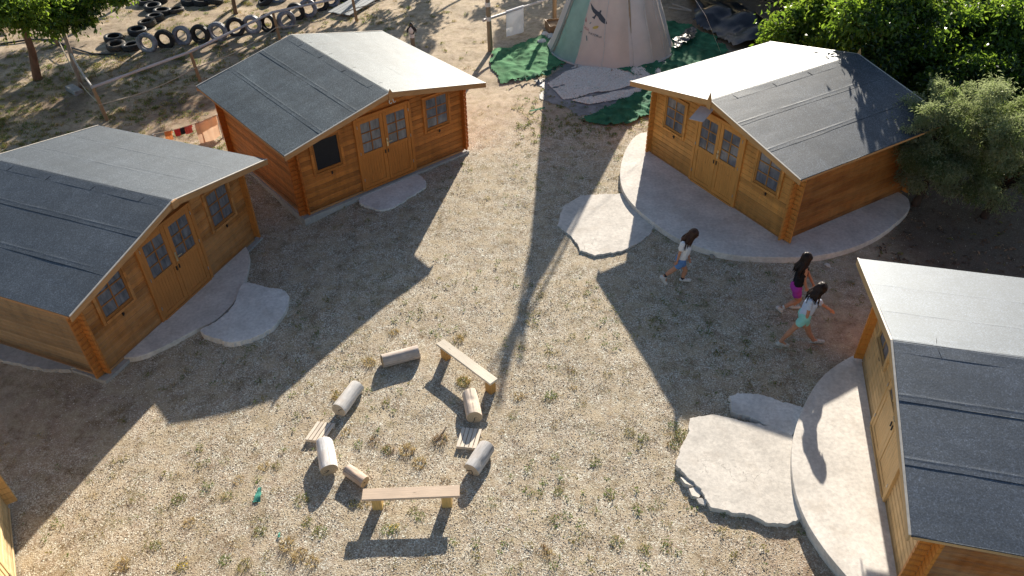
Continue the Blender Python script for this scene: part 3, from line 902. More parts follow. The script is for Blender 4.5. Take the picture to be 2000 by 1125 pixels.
def mid_axis(u, v, r): return at(u, v, r)
GREY, WARM, PALE = (0.36, 0.33, 0.31), (0.76, 0.63, 0.51), (0.84, 0.82, 0.79)
ENDC = (0.50, 0.40, 0.28)
log_seat(mid_axis(746, 705, .12), mid_axis(819, 687, .12), .125, (0.54, 0.46, 0.40), ENDC, 'grey brown log at the far side of the ring, lying across the view', 1.0)
log_seat(mid_axis(661, 802, .13), mid_axis(698, 753, .13), .135, (0.72, 0.685, 0.64), (0.55, 0.48, 0.38), 'grey log pointing at the left slatted mat, split along its side', 2.0)
log_seat(mid_axis(927, 816, .13), mid_axis(917, 768, .13), .135, WARM, (0.55, 0.44, 0.30), 'warm brown log beside the tilted bench, end against the right slatted mat', 3.0)
log_seat(mid_axis(921, 918, .125), mid_axis(951, 873, .125), .135, (0.54, 0.525, 0.51), (0.50, 0.43, 0.34), 'dark grey log with a knot, below the right slatted mat', 4.1)
log_seat(mid_axis(643, 918, .13), mid_axis(634, 866, .13), .14, PALE, ENDC, 'bleached pale log just below the left slatted mat', 5.2)
log_seat(mid_axis(713, 941, .10), mid_axis(678, 917, .10), .095, (0.60, 0.48, 0.39), (0.52, 0.40, 0.26), 'short thin brown log at the end of the front bench', 6.3)

def bench(corners, h, label, leg_t, seat_col, leg_col):
    P = [atz(u, v, h + gz(-1, 7)) for u, v in corners]      # far-left, far-right, near-right, near-left of the plank top
    c = sum(P, Vector()) / 4
    dx = ((P[1] - P[0]) + (P[2] - P[3])) / 2
    L = dx.length; a = math.atan2(dx.y, dx.x)
    W = (((P[0] - P[3]).length + (P[1] - P[2]).length) / 2) * 0.98
    root = empty('bench', (c.x, c.y, gz(c.x, c.y)), a, label, 'bench', 'plank benches in the ring')
    ms = wood('bench_plank', seat_col, tuple(k * 0.75 for k in seat_col), 'x', knots=True)
    ml = wood('bench_leg', leg_col, tuple(k * 0.6 for k in leg_col), 'z', knots=False)
    MB().bevbox(-L / 2, L / 2, -W / 2, W / 2, h - 0.045, h, 0.006).build('seat', ms, root)
    for x in leg_t:
        MB().bevbox(x * L - 0.075, x * L + 0.075, -W / 2 + 0.03, W / 2 - 0.03, -0.03, h - 0.046, 0.008).build('leg', ml, root)
    return root
bench([(708, 954), (897, 947), (898, 969), (706, 977)], 0.32, 'pale plank bench at the near side of the log ring', (-0.36, 0.36), (0.60, 0.465, 0.345), (0.62, 0.42, 0.16))
bench([(866, 661), (972, 739), (958, 751), (852, 672)], 0.32, 'pale plank bench at the far right of the log ring, set at an angle', (-0.40, 0.43), (0.66, 0.58, 0.46), (0.50, 0.27, 0.08))

def slat_mat(corners, n, label, h=0.065):
    P = [at(u, v, h) for u, v in corners]                     # far-left, far-right, near-right, near-left
    c = sum(P, Vector()) / 4
    ex = ((P[1] - P[0]) + (P[2] - P[3])) / 2; ey = ((P[0] - P[3]) + (P[1] - P[2])) / 2
    a = math.atan2(ex.y, ex.x); W = ex.length; D = abs(ey.dot(Vector((-math.sin(a), math.cos(a), 0))))
    root = empty('slatted_mat', (c.x, c.y, gz(c.x, c.y)), a, label, 'pallet', 'small slatted wooden mats')
    msl = wood('weathered_slat', (0.74, 0.64, 0.52), (0.58, 0.5, 0.4), 'y', knots=False)
    sk = (ey.dot(Vector((math.cos(a), math.sin(a), 0))))
    for i in range(n):
        x0 = -W / 2 + W * i / n; x1 = x0 + W / n * 0.84
        m = Matrix(((1, sk / D, 0, 0), (0, 1, 0, 0), (0, 0, 1, 0), (0, 0, 0, 1)))
        MB().bevbox(x0, x1, -D / 2, D / 2, h - 0.02 + 0.003 * (i % 2), h + 0.003 * (i % 2), 0.003, m).build('slat', msl, root)
    for y in (-D * 0.40, D * 0.36):
        m = Matrix.Translation((sk / D * y, 0, 0))
        MB().bevbox(-W / 2, W / 2 * 0.96, y - 0.035, y + 0.035, 0.0, h - 0.022, 0.003, m).build('bearer', msl, root)
slat_mat([(620, 823), (656, 825), (632, 862), (595, 859)], 5, 'slatted wooden mat on the left of the ring between two logs')
slat_mat([(901, 834), (944, 838), (930, 876), (892, 872)], 5, 'slatted wooden mat on the right of the ring, partly in shade')

def rock(name, u, v, s, label, cat='stone', seed=0, flat=0.6, mat=None, group=None):
    p = at(u, v)
    bm = bmesh.new(); bmesh.ops.create_icosphere(bm, subdivisions=(1 if name == 'concrete_chunk' else 3), radius=1)
    for w in bm.verts:
        k = 1 + (0.75 if name == 'concrete_chunk' else 0.35) * mnoise.noise(w.co * 1.3 + Vector((seed, 0, 0))) + 0.12 * mnoise.noise(w.co * 4 + Vector((seed, 0, 0)))
        w.co = Vector((w.co.x * k * s, w.co.y * k * s * 0.7, w.co.z * k * s * flat))
    me = bpy.data.meshes.new(name); bm.to_mesh(me); bm.free(); me.materials.append(mat or M_STONE)
    for f in me.polygons: f.use_smooth = False
    o = bpy.data.objects.new(name, me); COL.objects.link(o)
    o.location = (p.x, p.y, p.z + s * flat * 0.4); o.rotation_euler = (0, 0, seed * 1.7)
    return tag(o, label, cat, group)
rock('stone', 1391, 503, 0.075, 'yellowish stone at the edge of the round slab', seed=1)
rock('stone', 1379, 487, 0.035, 'smallest stone by the round slab, just above the yellowish one', seed=2)
rock('stone', 1616, 519, 0.06, 'whitish stone behind the girl in black', seed=5, mat=M_CONC_WHITE)
for i, (u, v, s, l) in enumerate([(1345, 945, .13, 'upper broken chunk at the crumbled edge of the rough slab'), (1358, 965, .11, 'middle broken chunk at the crumbled edge of the rough slab'), (1370, 982, .08, 'lowest broken chunk at the crumbled edge of the rough slab'), (1572, 1022, .09, 'loose chunk in the corner between rough slab and half round slab')]):
    p = at(u, v); rr_ = random.Random(i + 40)
    poly = [(s * rr_.uniform(.7, 1.25) * math.cos(k * 1.2566), s * rr_.uniform(.6, 1.1) * math.sin(k * 1.2566)) for k in range(5)]
    ck = MB().prism(poly, -.05, .055, Matrix.Rotation(rr_.uniform(-.2, .2), 4, 'X') @ Matrix.Rotation(rr_.uniform(-.2, .2), 4, 'Y')).build('concrete_chunk', M_CONC_ROUGH)
    ck.location = (p.x, p.y, p.z); ck.rotation_euler = (0, 0, i * 1.3)
    tag(ck, l, 'rubble', 'broken concrete chunks')

# green plastic scrap and a stick
def scrap(u, v, s, label):
    p = at(u, v)
    P = []
    for j in range(9):
        row = []
        for i in range(5):
            x, y = (i / 4 - .5) * s * 0.45 * (1 - 0.5 * j / 8), (j / 8 - .5) * s
            row.append((p.x + x + 0.03 * mnoise.noise((j * .7, i * .7, u)), p.y + y, p.z + 0.03 + 0.045 * mnoise.noise((x * 14, y * 14, v))))
        P.append(row)
    o = MB().grid(P).build('plastic_scrap', cloth_mat('green_plastic', (0.06, 0.26, 0.20), 0.4, 0.6, 0.3, 30), None, True)
    return tag(o, label, 'litter')
scrap(505, 968, 0.26, 'crumpled green plastic scrap on the gravel left of the ring')
scrap(546, 1046, 0.09, 'thin green plastic shred near the grass tufts')
st = MB().tube([at(852, 858, .02), at(862, 846, .03), at(874, 826, .03)], [0.012, 0.014, 0.008], 6)
tag(st.build('stick', wood('dry_stick', (0.42, 0.34, 0.25), (0.3, 0.22, 0.15), 'z', knots=False)), 'thin dry stick lying inside the log ring', 'stick')

# ------------------------------------------------------------------ people
def capsule_mesh(segs):
    """tapered capsules: list of (p0, r0, p1, r1)"""
    bm = bmesh.new()
    for p0, r0, p1, r1 in segs:
        p0, p1 = Vector(p0), Vector(p1)
        d = p1 - p0
        if d.length < 1e-5: d = Vector((0, 0, 1e-4))
        q = d.normalized().to_track_quat('Z', 'Y')
        n = 14
        prof = []
        for i in range(6): t = -math.pi / 2 + math.pi / 2 * i / 5; prof.append((r0 * math.cos(t), r0 * math.sin(t)))
        for i in range(6): t = math.pi / 2 * i / 5; prof.append((r1 * math.cos(t), d.length + r1 * math.sin(t)))
        rings = []
        for r, z in prof[1:-1]:
            rings.append([bm.verts.new(p0 + q @ Vector((r * math.cos(2 * math.pi * k / n), r * math.sin(2 * math.pi * k / n), z))) for k in range(n)])
        a = bm.verts.new(p0 + q @ Vector((0, 0, -r0))); b = bm.verts.new(p0 + q @ Vector((0, 0, d.length + r1)))
        for i in range(len(rings) - 1):
            for k in range(n): bm.faces.new((rings[i][k], rings[i][(k + 1) % n], rings[i + 1][(k + 1) % n], rings[i + 1][k]))
        for k in range(n):
            bm.faces.new((a, rings[0][(k + 1) % n], rings[0][k])); bm.faces.new((b, rings[-1][k], rings[-1][(k + 1) % n]))
    return bm

def fused(name, segs, mat, parent, voxel=0.008, smooth_it=4, fold=0.0):
    """one continuous skin over tapered limbs"""
    bm = capsule_mesh(segs)
    me = bpy.data.meshes.new(name); bm.to_mesh(me); bm.free()
    tmp = bpy.data.objects.new(name, me); COL.objects.link(tmp)
    rm = tmp.modifiers.new('r', 'REMESH'); rm.mode = 'VOXEL'; rm.voxel_size = voxel; rm.use_smooth_shade = True
    sm = tmp.modifiers.new('s', 'SMOOTH'); sm.iterations = smooth_it; sm.factor = 0.5
    dg = bpy.context.evaluated_depsgraph_get(); dg.update()
    me2 = bpy.data.meshes.new_from_object(tmp.evaluated_get(dg))
    bpy.data.objects.remove(tmp)
    me2.name = name; me2.materials.clear(); me2.materials.append(mat)
    if fold:
        me2.update()
        for v, nr_ in zip(me2.vertices, [q.normal.copy() for q in me2.vertices]):
            c_ = v.co.copy()
            v.co = c_ + nr_ * (fold * mnoise.noise((c_.x * 14, c_.y * 14, c_.z * 9)) + fold * .7 * mnoise.noise((c_.x * 34 + c_.z * 20, c_.y * 34, c_.z * 14)))
    me2.polygons.foreach_set('use_smooth', np.ones(len(me2.polygons), dtype=bool))
    o = bpy.data.objects.new(name, me2); COL.objects.link(o)
    o.parent = parent
    return o

M_SKIN = simple('skin', (0.50, 0.24, 0.14), 0.5, 0.12, 12, 0.4, bmp=0.05)
M_HAIR = simple('dark_brown_hair', (0.020, 0.010, 0.007), 0.5, 0.5, 10, 0.25, stretch=(1, 1, .2))
M_EYE = simple('eye', (0.02, 0.012, 0.01), 0.2, 0.1)
M_LIP = simple('lips', (0.42, 0.12, 0.10), 0.5, 0.1)

def girl(label, zoom, off, y0, J, shirt, shorts, shoes, socks, sleeveless=False, hair=M_HAIR, hair_len=1.0):
    """J: joint -> (zoom px x, zoom px y, sideways shift in m, towards the camera negative)"""
    g = {}
    for k, (x, y, dy) in J.items(): g[k] = aty(off[0] + x * zoom, off[1] + y * zoom, y0 + dy)
    basez = gz(g['hip'].x, y0)
    root = empty('person', (g['hip'].x, y0, basez), 0, label, 'girl')
    o = root.location
    g = {k: v - o for k, v in g.items()}
    for s in ('n', 'f'):                                       # keep the soles on the ground
        g['ank' + s].z = max(g['ank' + s].z, 0.075); g['toe' + s].z = max(0.03, g['toe' + s].z); g['heel' + s].z = max(0.035, g['heel' + s].z)
    hip, neck, head = g['hip'], g['neck'], g['head']
    fd = Vector((1, 0, 0)); side = Vector((0, -1, 0))           # walking to the right, right hand towards the camera
    up = (neck - hip).normalized()
    chest = hip.lerp(neck, 0.72); waist = hip.lerp(neck, 0.32)
    shn, shf = g['shn'], g['shf']
    hn, hf = hip + side * 0.065 - up * 0.03, hip - side * 0.065 - up * 0.03
    segs = [(hip + side * 0.05, 0.085, hip - side * 0.05, 0.085), (hip, 0.095, waist, 0.082), (waist + side * 0.025, 0.078, chest + side * 0.04, 0.083), (waist - side * 0.025, 0.078, chest - side * 0.04, 0.083),
            (chest, 0.075, neck, 0.042), (shn, 0.043, shf, 0.043), (neck, 0.036, head - up * 0.03, 0.038)]
    look = g['look'].normalized() if 'look' in g else fd
    look = J_LOOK[label_key(label)]
    hu = look.cross(side).normalized()
    if hu.z < 0: hu = -hu
    segs += [(head + hu * 0.028 - look * 0.012, 0.088, head + hu * 0.02 + look * 0.008, 0.086), (head - hu * 0.045 + look * 0.025, 0.058, head - hu * 0.075 + look * 0.045, 0.038),
             (head + look * 0.085 - hu * 0.005, 0.010, head + look * 0.098 - hu * 0.028, 0.013)]
    for e in (1, -1): segs.append((head + side * e * 0.082 + hu * 0.005 - look * 0.008, 0.012, head + side * e * 0.085 - hu * 0.025 - look * 0.004, 0.010))
    for s, h, sh in (('n', hn, shn), ('f', hf, shf)):
        kn, an = g['kn' + s], g['ank' + s]
        segs += [(h, 0.078, h.lerp(kn, .5), 0.066), (h.lerp(kn, .5), 0.066, kn, 0.047), (kn, 0.047, kn.lerp(an, .35), 0.049), (kn.lerp(an, .35), 0.049, an, 0.030)]
        segs += [(an, 0.032, g['toe' + s].lerp(an, .35), 0.026)]
        el, wr, hd = g['el' + s], g['wr' + s], g['hd' + s]
        segs += [(sh, 0.041, el, 0.029), (el, 0.029, el.lerp(wr, .3), 0.029), (el.lerp(wr, .3), 0.029, wr, 0.020)]
        d = (hd - wr).normalized(); a = d.cross(side)
        a = a.normalized() if a.length > 0.1 else fd
        w = (a * 0.9 + side * 0.2).normalized()
        palm = wr + d * 0.055
        segs += [(wr, 0.019, palm + w * 0.016, 0.015), (wr, 0.019, palm - w * 0.016, 0.015)]
        curl = side.cross(w) * 0.0 + (side * (-0.35 if s == 'n' else 0.35))
        for q, ln in ((-1.5, .048), (-.5, .058), (.5, .062), (1.5, .055)):
            b0 = palm + w * q * 0.0125
            b1 = b0 + (d + curl * 0.3) .normalized() * ln * 0.55
            b2 = b1 + (d + curl * 1.2).normalized() * ln * 0.5
            segs += [(b0, 0.0075, b1, 0.0068), (b1, 0.0068, b2, 0.0058)]
        t0 = wr + d * 0.02 + w * 0.02; t1 = t0 + (w * 0.8 + d * 0.7).normalized() * 0.032; t2 = t1 + (w * 0.3 + d).normalized() * 0.025
        segs += [(t0, 0.0095, t1, 0.008), (t1, 0.008, t2, 0.0065)]
    body = fused('body', segs, M_SKIN, root, 0.0055, 3)
    # face details
    for e in (1, -1):
        p = head + look * 0.083 + side * e * 0.033 + hu * 0.01
        fused('eye', [(p, 0.010, p + side * 0.004, 0.010)], M_EYE, root, 0.003, 1)
    p = head + look * 0.088 - hu * 0.062
    fused('mouth', [(p + side * 0.016, 0.006, p - side * 0.016, 0.006)], M_LIP, root, 0.0025, 1)
    # clothes
    top = [(waist - up * 0.05 + side * 0.03, 0.094, chest + side * 0.045, 0.094), (waist - up * 0.05 - side * 0.03, 0.094, chest - side * 0.045, 0.094), (chest, 0.088, neck - up * 0.035, 0.058), (shn.lerp(shf, .05), 0.05, shf.lerp(shn, .05), 0.05)]
    if J.get('long'): top.append((hip, 0.10, waist, 0.094))
    if not sleeveless:
        top += [(shn, 0.052, shn.lerp(g['eln'], .55), 0.050), (shf, 0.052, shf.lerp(g['elf'], .55), 0.050)]
    fused('shirt', top, shirt, root, 0.007, 4, 0.011)
    sh = [(hip + side * 0.055, 0.098, hip - side * 0.055, 0.098), (hip, 0.098, waist - up * 0.03, 0.090), (hn, 0.092, hn.lerp(g['knn'], .42), 0.084), (hf, 0.092, hf.lerp(g['knf'], .42), 0.084)]
    fused('shorts', sh, shorts, root, 0.007, 4, 0.008)
    for s in ('n', 'f'):
        an, toe, heel = g['ank' + s], g['toe' + s], g['heel' + s]
        so = [(heel + Vector((0, 0, 0.015)), 0.040, toe, 0.036), (an - Vector((0, 0, 0.025)), 0.040, heel.lerp(toe, .45) + Vector((0, 0, 0.012)), 0.042)]
        sho = fused('shoe', so, shoes, root, 0.006, 3)
        fused('sock', [(an - Vector((0, 0, 0.02)), 0.036, an.lerp(g['kn' + s], .13), 0.037)], socks, root, 0.006, 2)
    # hair: cap plus long locks falling down the back and beside the face
    hs = [(head + hu * 0.036 - look * 0.020, 0.097, head + hu * 0.030 - look * 0.002, 0.094), (head - look * 0.035, 0.088, head - look * 0.045 - hu * 0.05, 0.078)]
    rr = random.Random(len(label))
    down = (neck - head).normalized()
    for i in range(26):
        a = R(70 + 220 * i / 25)
        dv = look * math.cos(a) + side * math.sin(a)
        b0 = head + dv * 0.080 + hu * 0.02
        b1 = head + dv * (0.090 + 0.012 * rr.random()) - hu * 0.07
        tail = Vector((-0.03, 0, -1)) if math.cos(a) < 0.2 else Vector((0.10, 0, -1))
        ln = (0.17 + 0.10 * rr.random()) * hair_len
        b2 = b1 + (tail * 0.75 - look * 0.35 + dv * 0.10 + Vector((rr.uniform(-.1, .1), rr.uniform(-.1, .1), 0))).normalized() * ln * 0.55
        b3 = b2 + (tail + Vector((rr.uniform(-.15, .1), rr.uniform(-.15, .15), 0))).normalized() * ln * 0.55
        hs += [(b0, 0.019, b1, 0.018), (b1, 0.018, b2, 0.014), (b2, 0.014, b3, 0.004)]
    fused('hair', hs, hair, root, 0.005, 0, 0.009)
    return root

def label_key(l): return 'w' if 'white' in l else 'k' if 'black' in l else 'b'
J_LOOK = {'w': Vector((0.78, 0.05, -0.62)).normalized(), 'k': Vector((0.97, 0.10, -0.12)).normalized(), 'b': Vector((0.80, -0.05, -0.60)).normalized()}
M_SHOE = simple('white_shoe', (0.62, 0.60, 0.57), 0.55, 0.12, 14)
M_SOCKD = simple('dark_sock', (0.02, 0.02, 0.028), 0.8)
M_SOCKW = simple('white_sock', (0.62, 0.60, 0.57), 0.8)
girl('girl in white t-shirt and blue denim shorts walking by the round slab', 0.16, (1250, 420), 12.22,
     dict(head=(650, 240, 0), neck=(590, 325, 0), hip=(500, 545, 0), shn=(520, 352, -.10), shf=(575, 352, .10), eln=(485, 465, -.13), wrn=(455, 568, -.13), hdn=(436, 605, -.12),
          elf=(585, 450, .13), wrf=(600, 520, .13), hdf=(606, 550, .12), knf=(555, 668, .06), ankf=(508, 815, .05), heelf=(490, 858, .05), toef=(592, 858, .05),
          knn=(425, 655, -.06), ankn=(300, 742, -.06), heeln=(262, 762, -.06), toen=(318, 835, -.06)),
     cloth_mat('white_cotton', (0.72, 0.72, 0.72), 0.05, bmp=0.1), cloth_mat('blue_denim', (0.12, 0.24, 0.48), 0.2), M_SHOE, M_SOCKD,
     hair=simple('chestnut_hair', (0.050, 0.020, 0.010), 0.5, 0.5, 10, 0.25))
girl('girl in black tank top and magenta shorts walking towards the lower right cabin', 0.2045, (1480, 470), 11.29,
     dict(head=(472, 172, 0), neck=(448, 245, 0), hip=(370, 440, 0), shn=(462, 272, -.09), shf=(455, 262, .10), eln=(448, 388, -.11), wrn=(462, 452, -.10), hdn=(478, 480, -.10),
          elf=(500, 350, .12), wrf=(530, 420, .12), hdf=(540, 440, .12), knn=(378, 572, -.05), ankn=(232, 640, -.05), heeln=(190, 645, -.05), toen=(212, 722, -.05),
          knf=(400, 560, .06), ankf=(325, 632, .06), heelf=(310, 655, .06), toef=(390, 640, .06)),
     cloth_mat('black_cotton', (0.012, 0.012, 0.015), 0.2), cloth_mat('magenta_cotton', (0.42, 0.05, 0.36), 0.15), M_SHOE, M_SOCKW, sleeveless=True, hair_len=1.15)
girl('girl in pale blue t-shirt and mint shorts with one arm stretched forward', 0.2045, (1480, 470), 10.30,
     dict(head=(605, 462, 0), neck=(548, 535, 0), hip=(450, 705, 0), shn=(505, 580, -.10), shf=(560, 560, .10), eln=(480, 695, -.12), wrn=(452, 790, -.12), hdn=(440, 828, -.11),
          elf=(630, 622, .12), wrf=(695, 660, .12), hdf=(728, 690, .12), knf=(490, 885, .06), ankf=(522, 985, .06), heelf=(512, 1022, .06), toef=(612, 1000, .06),
          knn=(338, 842, -.06), ankn=(218, 962, -.06), heeln=(190, 990, -.06), toen=(285, 1000, -.06), long=(0, 0, 0)),
     cloth_mat('pale_blue_cotton', (0.52, 0.60, 0.74), 0.06, bmp=0.1), cloth_mat('mint_cotton', (0.30, 0.66, 0.58), 0.08), simple('grey_trainer', (0.50, 0.50, 0.46), 0.5, 0.3, 30), M_SKIN)

# ------------------------------------------------------------------ tipi
TC = Vector((3.42, 24.85, gz(3.42, 24.85))); TR, TAP = 2.02, 5.35
def cone(th, h, lift=0.0):
    """th measured from the direction towards the camera (-y), positive to the right"""
    r = (TR + lift) * (1 - h / TAP)
    if h < 0.35: r += 0.10 * (1 - h / 0.35) ** 2 * (0.6 + 0.6 * mnoise.noise((th * 3, 0, 1)))
    sag = 0.05 * math.cos(th * 12) * (1 - h / TAP) + 0.02 * mnoise.noise((th * 4, h * 1.2, 2))
    r += sag * (0.3 + 0.7 * min(1, h))
    return Vector((r * math.sin(th), -r * math.cos(th), h))
tipi = empty('tipi', TC, 0, 'tall canvas tipi with a teal stripe and an eagle emblem', 'tipi')
mcan = cloth_mat('tipi_canvas', (0.72, 0.61, 0.53), 0.08, 0.85, 0.15, 1.6, thin=0.15)
mcan2 = cloth_mat('tipi_canvas_grey', (0.70, 0.65, 0.61), 0.08, 0.85, 0.15, 1.6, thin=0.15)
mteal = cloth_mat('tipi_teal', (0.34, 0.52, 0.44), 0.15, 0.85, 0.15, 2.0, thin=0.15)
NS = 180
mp_peg = wood('peg_wood', (0.34, 0.25, 0.16), (0.2, 0.14, 0.09), 'z', knots=False)
seams = [(-1.30, -0.69, 'teal'), (-0.69, 0.20, 'a'), (0.20, 0.30, 'b'), (0.30, 0.62, 'b'), (0.62, 1.25, 'a'), (1.25, 2.2, 'b'), (2.2, 3.3, 'a'), (3.3, 2 * math.pi - 1.30, 'b')]
for t0, t1, kd in seams:
    P = []
    n = max(6, int((t1 - t0) / (2 * math.pi) * NS))
    for j in range(41):
        h = 0.02 + (TAP * 0.92 - 0.02) * (j / 40) ** 1.2
        P.append([cone(t0 + (t1 - t0) * i / n, h) + (Vector((0, 0, 0.05 * mnoise.noise((i * .35, t0, 0)))) if j == 0 else Vector()) for i in range(n + 1)])
    MB().grid(P).build('canvas_panel', {'teal': mteal, 'a': mcan, 'b': mcan2}[kd], tipi, True)
mseam = cloth_mat('seam_canvas', (0.62, 0.58, 0.54), 0.1)
for t_ in (-1.26, -0.69, -0.25, 0.25, 0.62, 0.95, 1.25):
    MB().tube([cone(t_ + 0.012 * math.sin(j * .6), 0.03 + TAP * 0.9 * j / 30, 0.006) for j in range(31)], 0.013, 5).build('seam', mseam, tipi, True)
for t_ in (-1.1, -0.6, -0.1, 0.4, 0.9, 1.3):
    q_ = cone(t_, 0.02, 0.16)
    MB().tube([q_ - Vector((0, 0, .1)), q_ + Vector((0.02, 0, .11))], 0.014, 6).build('peg', mp_peg, tipi)
hem = MB()
hem.tube([cone(-1.26 + 2.6 * i / 60, 0.03, 0.03) + Vector((0, 0, 0.02 * mnoise.noise((i * .5, 3, 0)))) for i in range(61)], 0.035, 7, wob=0.6)
hem.build('rolled_hem', cloth_mat('hem_canvas', (0.58, 0.53, 0.48), 0.15), tipi, True)
mp = wood('tipi_pole_wood', (0.34, 0.25, 0.16), (0.2, 0.14, 0.09), 'z', knots=False)
for i in range(9):
    t = 2 * math.pi * i / 9 + 0.25
    b = Vector((math.sin(t) * (TR - .12), -math.cos(t) * (TR - .12), 0))
    tp = Vector((-b.x * 0.13 + 0.06 * math.sin(i * 2.1), -b.y * 0.10, 6.15 + 0.25 * math.sin(i * 1.7)))
    MB().tube([b, tp * 0.5 + b * 0.5, tp], [0.045, 0.04, 0.03], 8).build('pole', mp, tipi)
fl = MB()                                                     # lacing flap down the left edge
P = []
for j in range(24):
    h = 0.0 + 3.6 * j / 23
    P.append([cone(-1.34 + 0.10 * i / 3, h, 0.06 + 0.03 * mnoise.noise((j * .5, i, 1))) for i in range(4)])
fl.grid(P).build('flap', cloth_mat('flap_canvas', (0.28, 0.30, 0.27), 0.2), tipi, True)
# emblem: eagle, leaves, lettering, painted on the canvas; local (u right, v up) metres around (th0, h0)
TH0, H0 = -0.48, 1.28
def on_cone(u, v, lift=0.012):
    h = H0 + v * 0.93
    r = TR * (1 - h / TAP)
    return cone(TH0 + u / r, h, lift)
def decal(name, polys, mat, parent=tipi):
    mb = MB()
    for poly in polys:
        bm = bmesh.new()
        f = bm.faces.new([bm.verts.new((x, y, 0)) for x, y in poly])
        bmesh.ops.triangulate(bm, faces=[f])
        bmesh.ops.subdivide_edges(bm, edges=bm.edges[:], cuts=2, use_grid_fill=True)
        bm.verts.index_update()
        mb.add([on_cone(v.co.x, v.co.y) for v in bm.verts], [tuple(v.index for v in f.verts) for f in bm.faces])
        bm.free()
    return mb.build(name, mat, parent)
sc_ = 0.00125                                                  # metres per pixel of the enlarged emblem
E = lambda pts: [((x - 420) * sc_ * 1.05, (560 - y) * sc_) for x, y in pts]
m_eagle = simple('eagle_paint', (0.075, 0.085, 0.10), 0.8, 0.2)
decal('eagle_emblem', [E([(232, 138), (300, 185), (365, 240), (425, 275), (455, 300), (492, 315), (495, 280), (520, 268), (538, 282), (525, 340), (560, 375), (620, 440), (680, 500), (718, 575), (690, 588), (640, 580), (575, 540), (520, 490), (480, 425), (440, 400), (425, 440), (405, 495), (380, 475), (345, 455), (350, 440), (390, 425), (410, 375), (350, 335), (290, 260)])], m_eagle)
decal('leaf_emblem', [E([(150, 490), (185, 510), (210, 590), (190, 612), (165, 570)])], simple('red_paint', (0.42, 0.13, 0.12), 0.8))
decal('leaf_emblem', [E([(395, 690), (440, 650), (500, 635), (535, 645), (520, 690), (470, 715), (410, 712)])], simple('ochre_paint', (0.52, 0.40, 0.10), 0.8))
decal('leaf_emblem', [E([(55, 880), (80, 845), (135, 830), (120, 865), (80, 888)]), E([(265, 905), (295, 900), (325, 980), (325, 1025), (300, 1015)]), E([(300, 620), (320, 580), (350, 570), (330, 610)])], simple('grey_green_paint', (0.20, 0.25, 0.23), 0.8))
def lettering(name, txt, size, x, y, ang, mat):
    cu = bpy.data.curves.new(name, 'FONT'); cu.body = txt; cu.size = size; cu.resolution_u = 2
    tmp = bpy.data.objects.new(name, cu); COL.objects.link(tmp)
    dg = bpy.context.evaluated_depsgraph_get(); dg.update()
    me = bpy.data.meshes.new_from_object(tmp.evaluated_get(dg)); bpy.data.objects.remove(tmp)
    ca_, sa_ = math.cos(ang), math.sin(ang)
    for v in me.vertices:
        u_, v_ = v.co.x * ca_ - v.co.y * sa_ + x, v.co.x * sa_ + v.co.y * ca_ + y
        v.co = on_cone(u_, v_, 0.014)
    me.materials.clear(); me.materials.append(mat)
    o = bpy.data.objects.new(name, me); COL.objects.link(o); o.parent = tipi
(p0x, p0y), (p1x, p1y) = E([(105, 760), (300, 830)])
lettering('lettering', 'CASA', 0.105, (105 - 420) * sc_, (735 - 560) * -sc_, R(-16), simple('coral_paint', (0.55, 0.20, 0.17), 0.8))
lettering('lettering', 'mAYORnA', 0.095, (312 - 420) * sc_, (835 - 560) * -sc_, R(-16), m_eagle)
rope = MB().tube([TC + Vector((0.15, 0.0, 4.6)), at(1378, 30, 1.6), at(1408, 103, 0.05)], 0.0045, 5)
tag(rope.build('guy_rope', simple('pale_rope', (0.7, 0.68, 0.64), 0.8)), 'taut guy rope running down from the tipi behind the golden cabin', 'rope')

# ------------------------------------------------------------------ ground sheets and tarpaulins
def sheet(name, px, mat, label, cat, amp=0.04, fr=2.6, lift=0.015, res=0.055, ridge=0.0, z_extra=None, ragged=0.12):
    poly = [at(u, v) for u, v in px]
    poly = [(p.x, p.y) for p in poly]
    xs, ys = [p[0] for p in poly], [p[1] for p in poly]
    gx_, gy_ = np.arange(min(xs) - .2, max(xs) + .2, res), np.arange(min(ys) - .2, max(ys) + .2, res)
    XX, YY = np.meshgrid(gx_, gy_)
    pts = np.stack([XX.ravel(), YY.ravel()], -1)
    jit = np.array([(ragged * mnoise.noise((x * 2.2, y * 2.2, 3)), ragged * mnoise.noise((x * 2.2, y * 2.2, 8))) for x, y in pts])
    ins = inside(poly, pts + jit).reshape(XX.shape)
    w = XX.shape[1]
    vs, vid, fs = [], {}, []
    def vert(j, i):
        k = j * w + i
        if k not in vid:
            x, y = XX[j, i], YY[j, i]
            r1 = 1 - abs(mnoise.noise((x * fr, y * fr * 0.7, 2.0))) * 2.2
            r2 = 1 - abs(mnoise.noise((x * fr * 2.3 + y * 2, y * fr * 1.6, 5.0))) * 2.2
            z = gz(x, y) + lift + amp * max(0, r1) ** 3 + amp * 0.5 * max(0, r2) ** 3 + ridge * max(0, mnoise.noise((x * 0.9, y * 0.9, 7)))
            if z_extra: z += z_extra(x, y)
            vid[k] = len(vs)
            vs.append((x + 0.02 * mnoise.noise((x * 7, y * 7, 1)), y + 0.02 * mnoise.noise((x * 7, y * 7, 6)), z))
        return vid[k]
    for j in range(XX.shape[0] - 1):
        for i in range(w - 1):
            if ins[j, i] and ins[j + 1, i] and ins[j, i + 1] and ins[j + 1, i + 1]:
                fs.append((vert(j, i), vert(j, i + 1), vert(j + 1, i + 1), vert(j + 1, i)))
    o = mesh_obj(name, vs, fs, mat, None, True)
    return tag(o, label, cat)
m_gr = cloth_mat('green_groundsheet', (0.085, 0.225, 0.105), 0.4, 0.9, 0.08, 3)
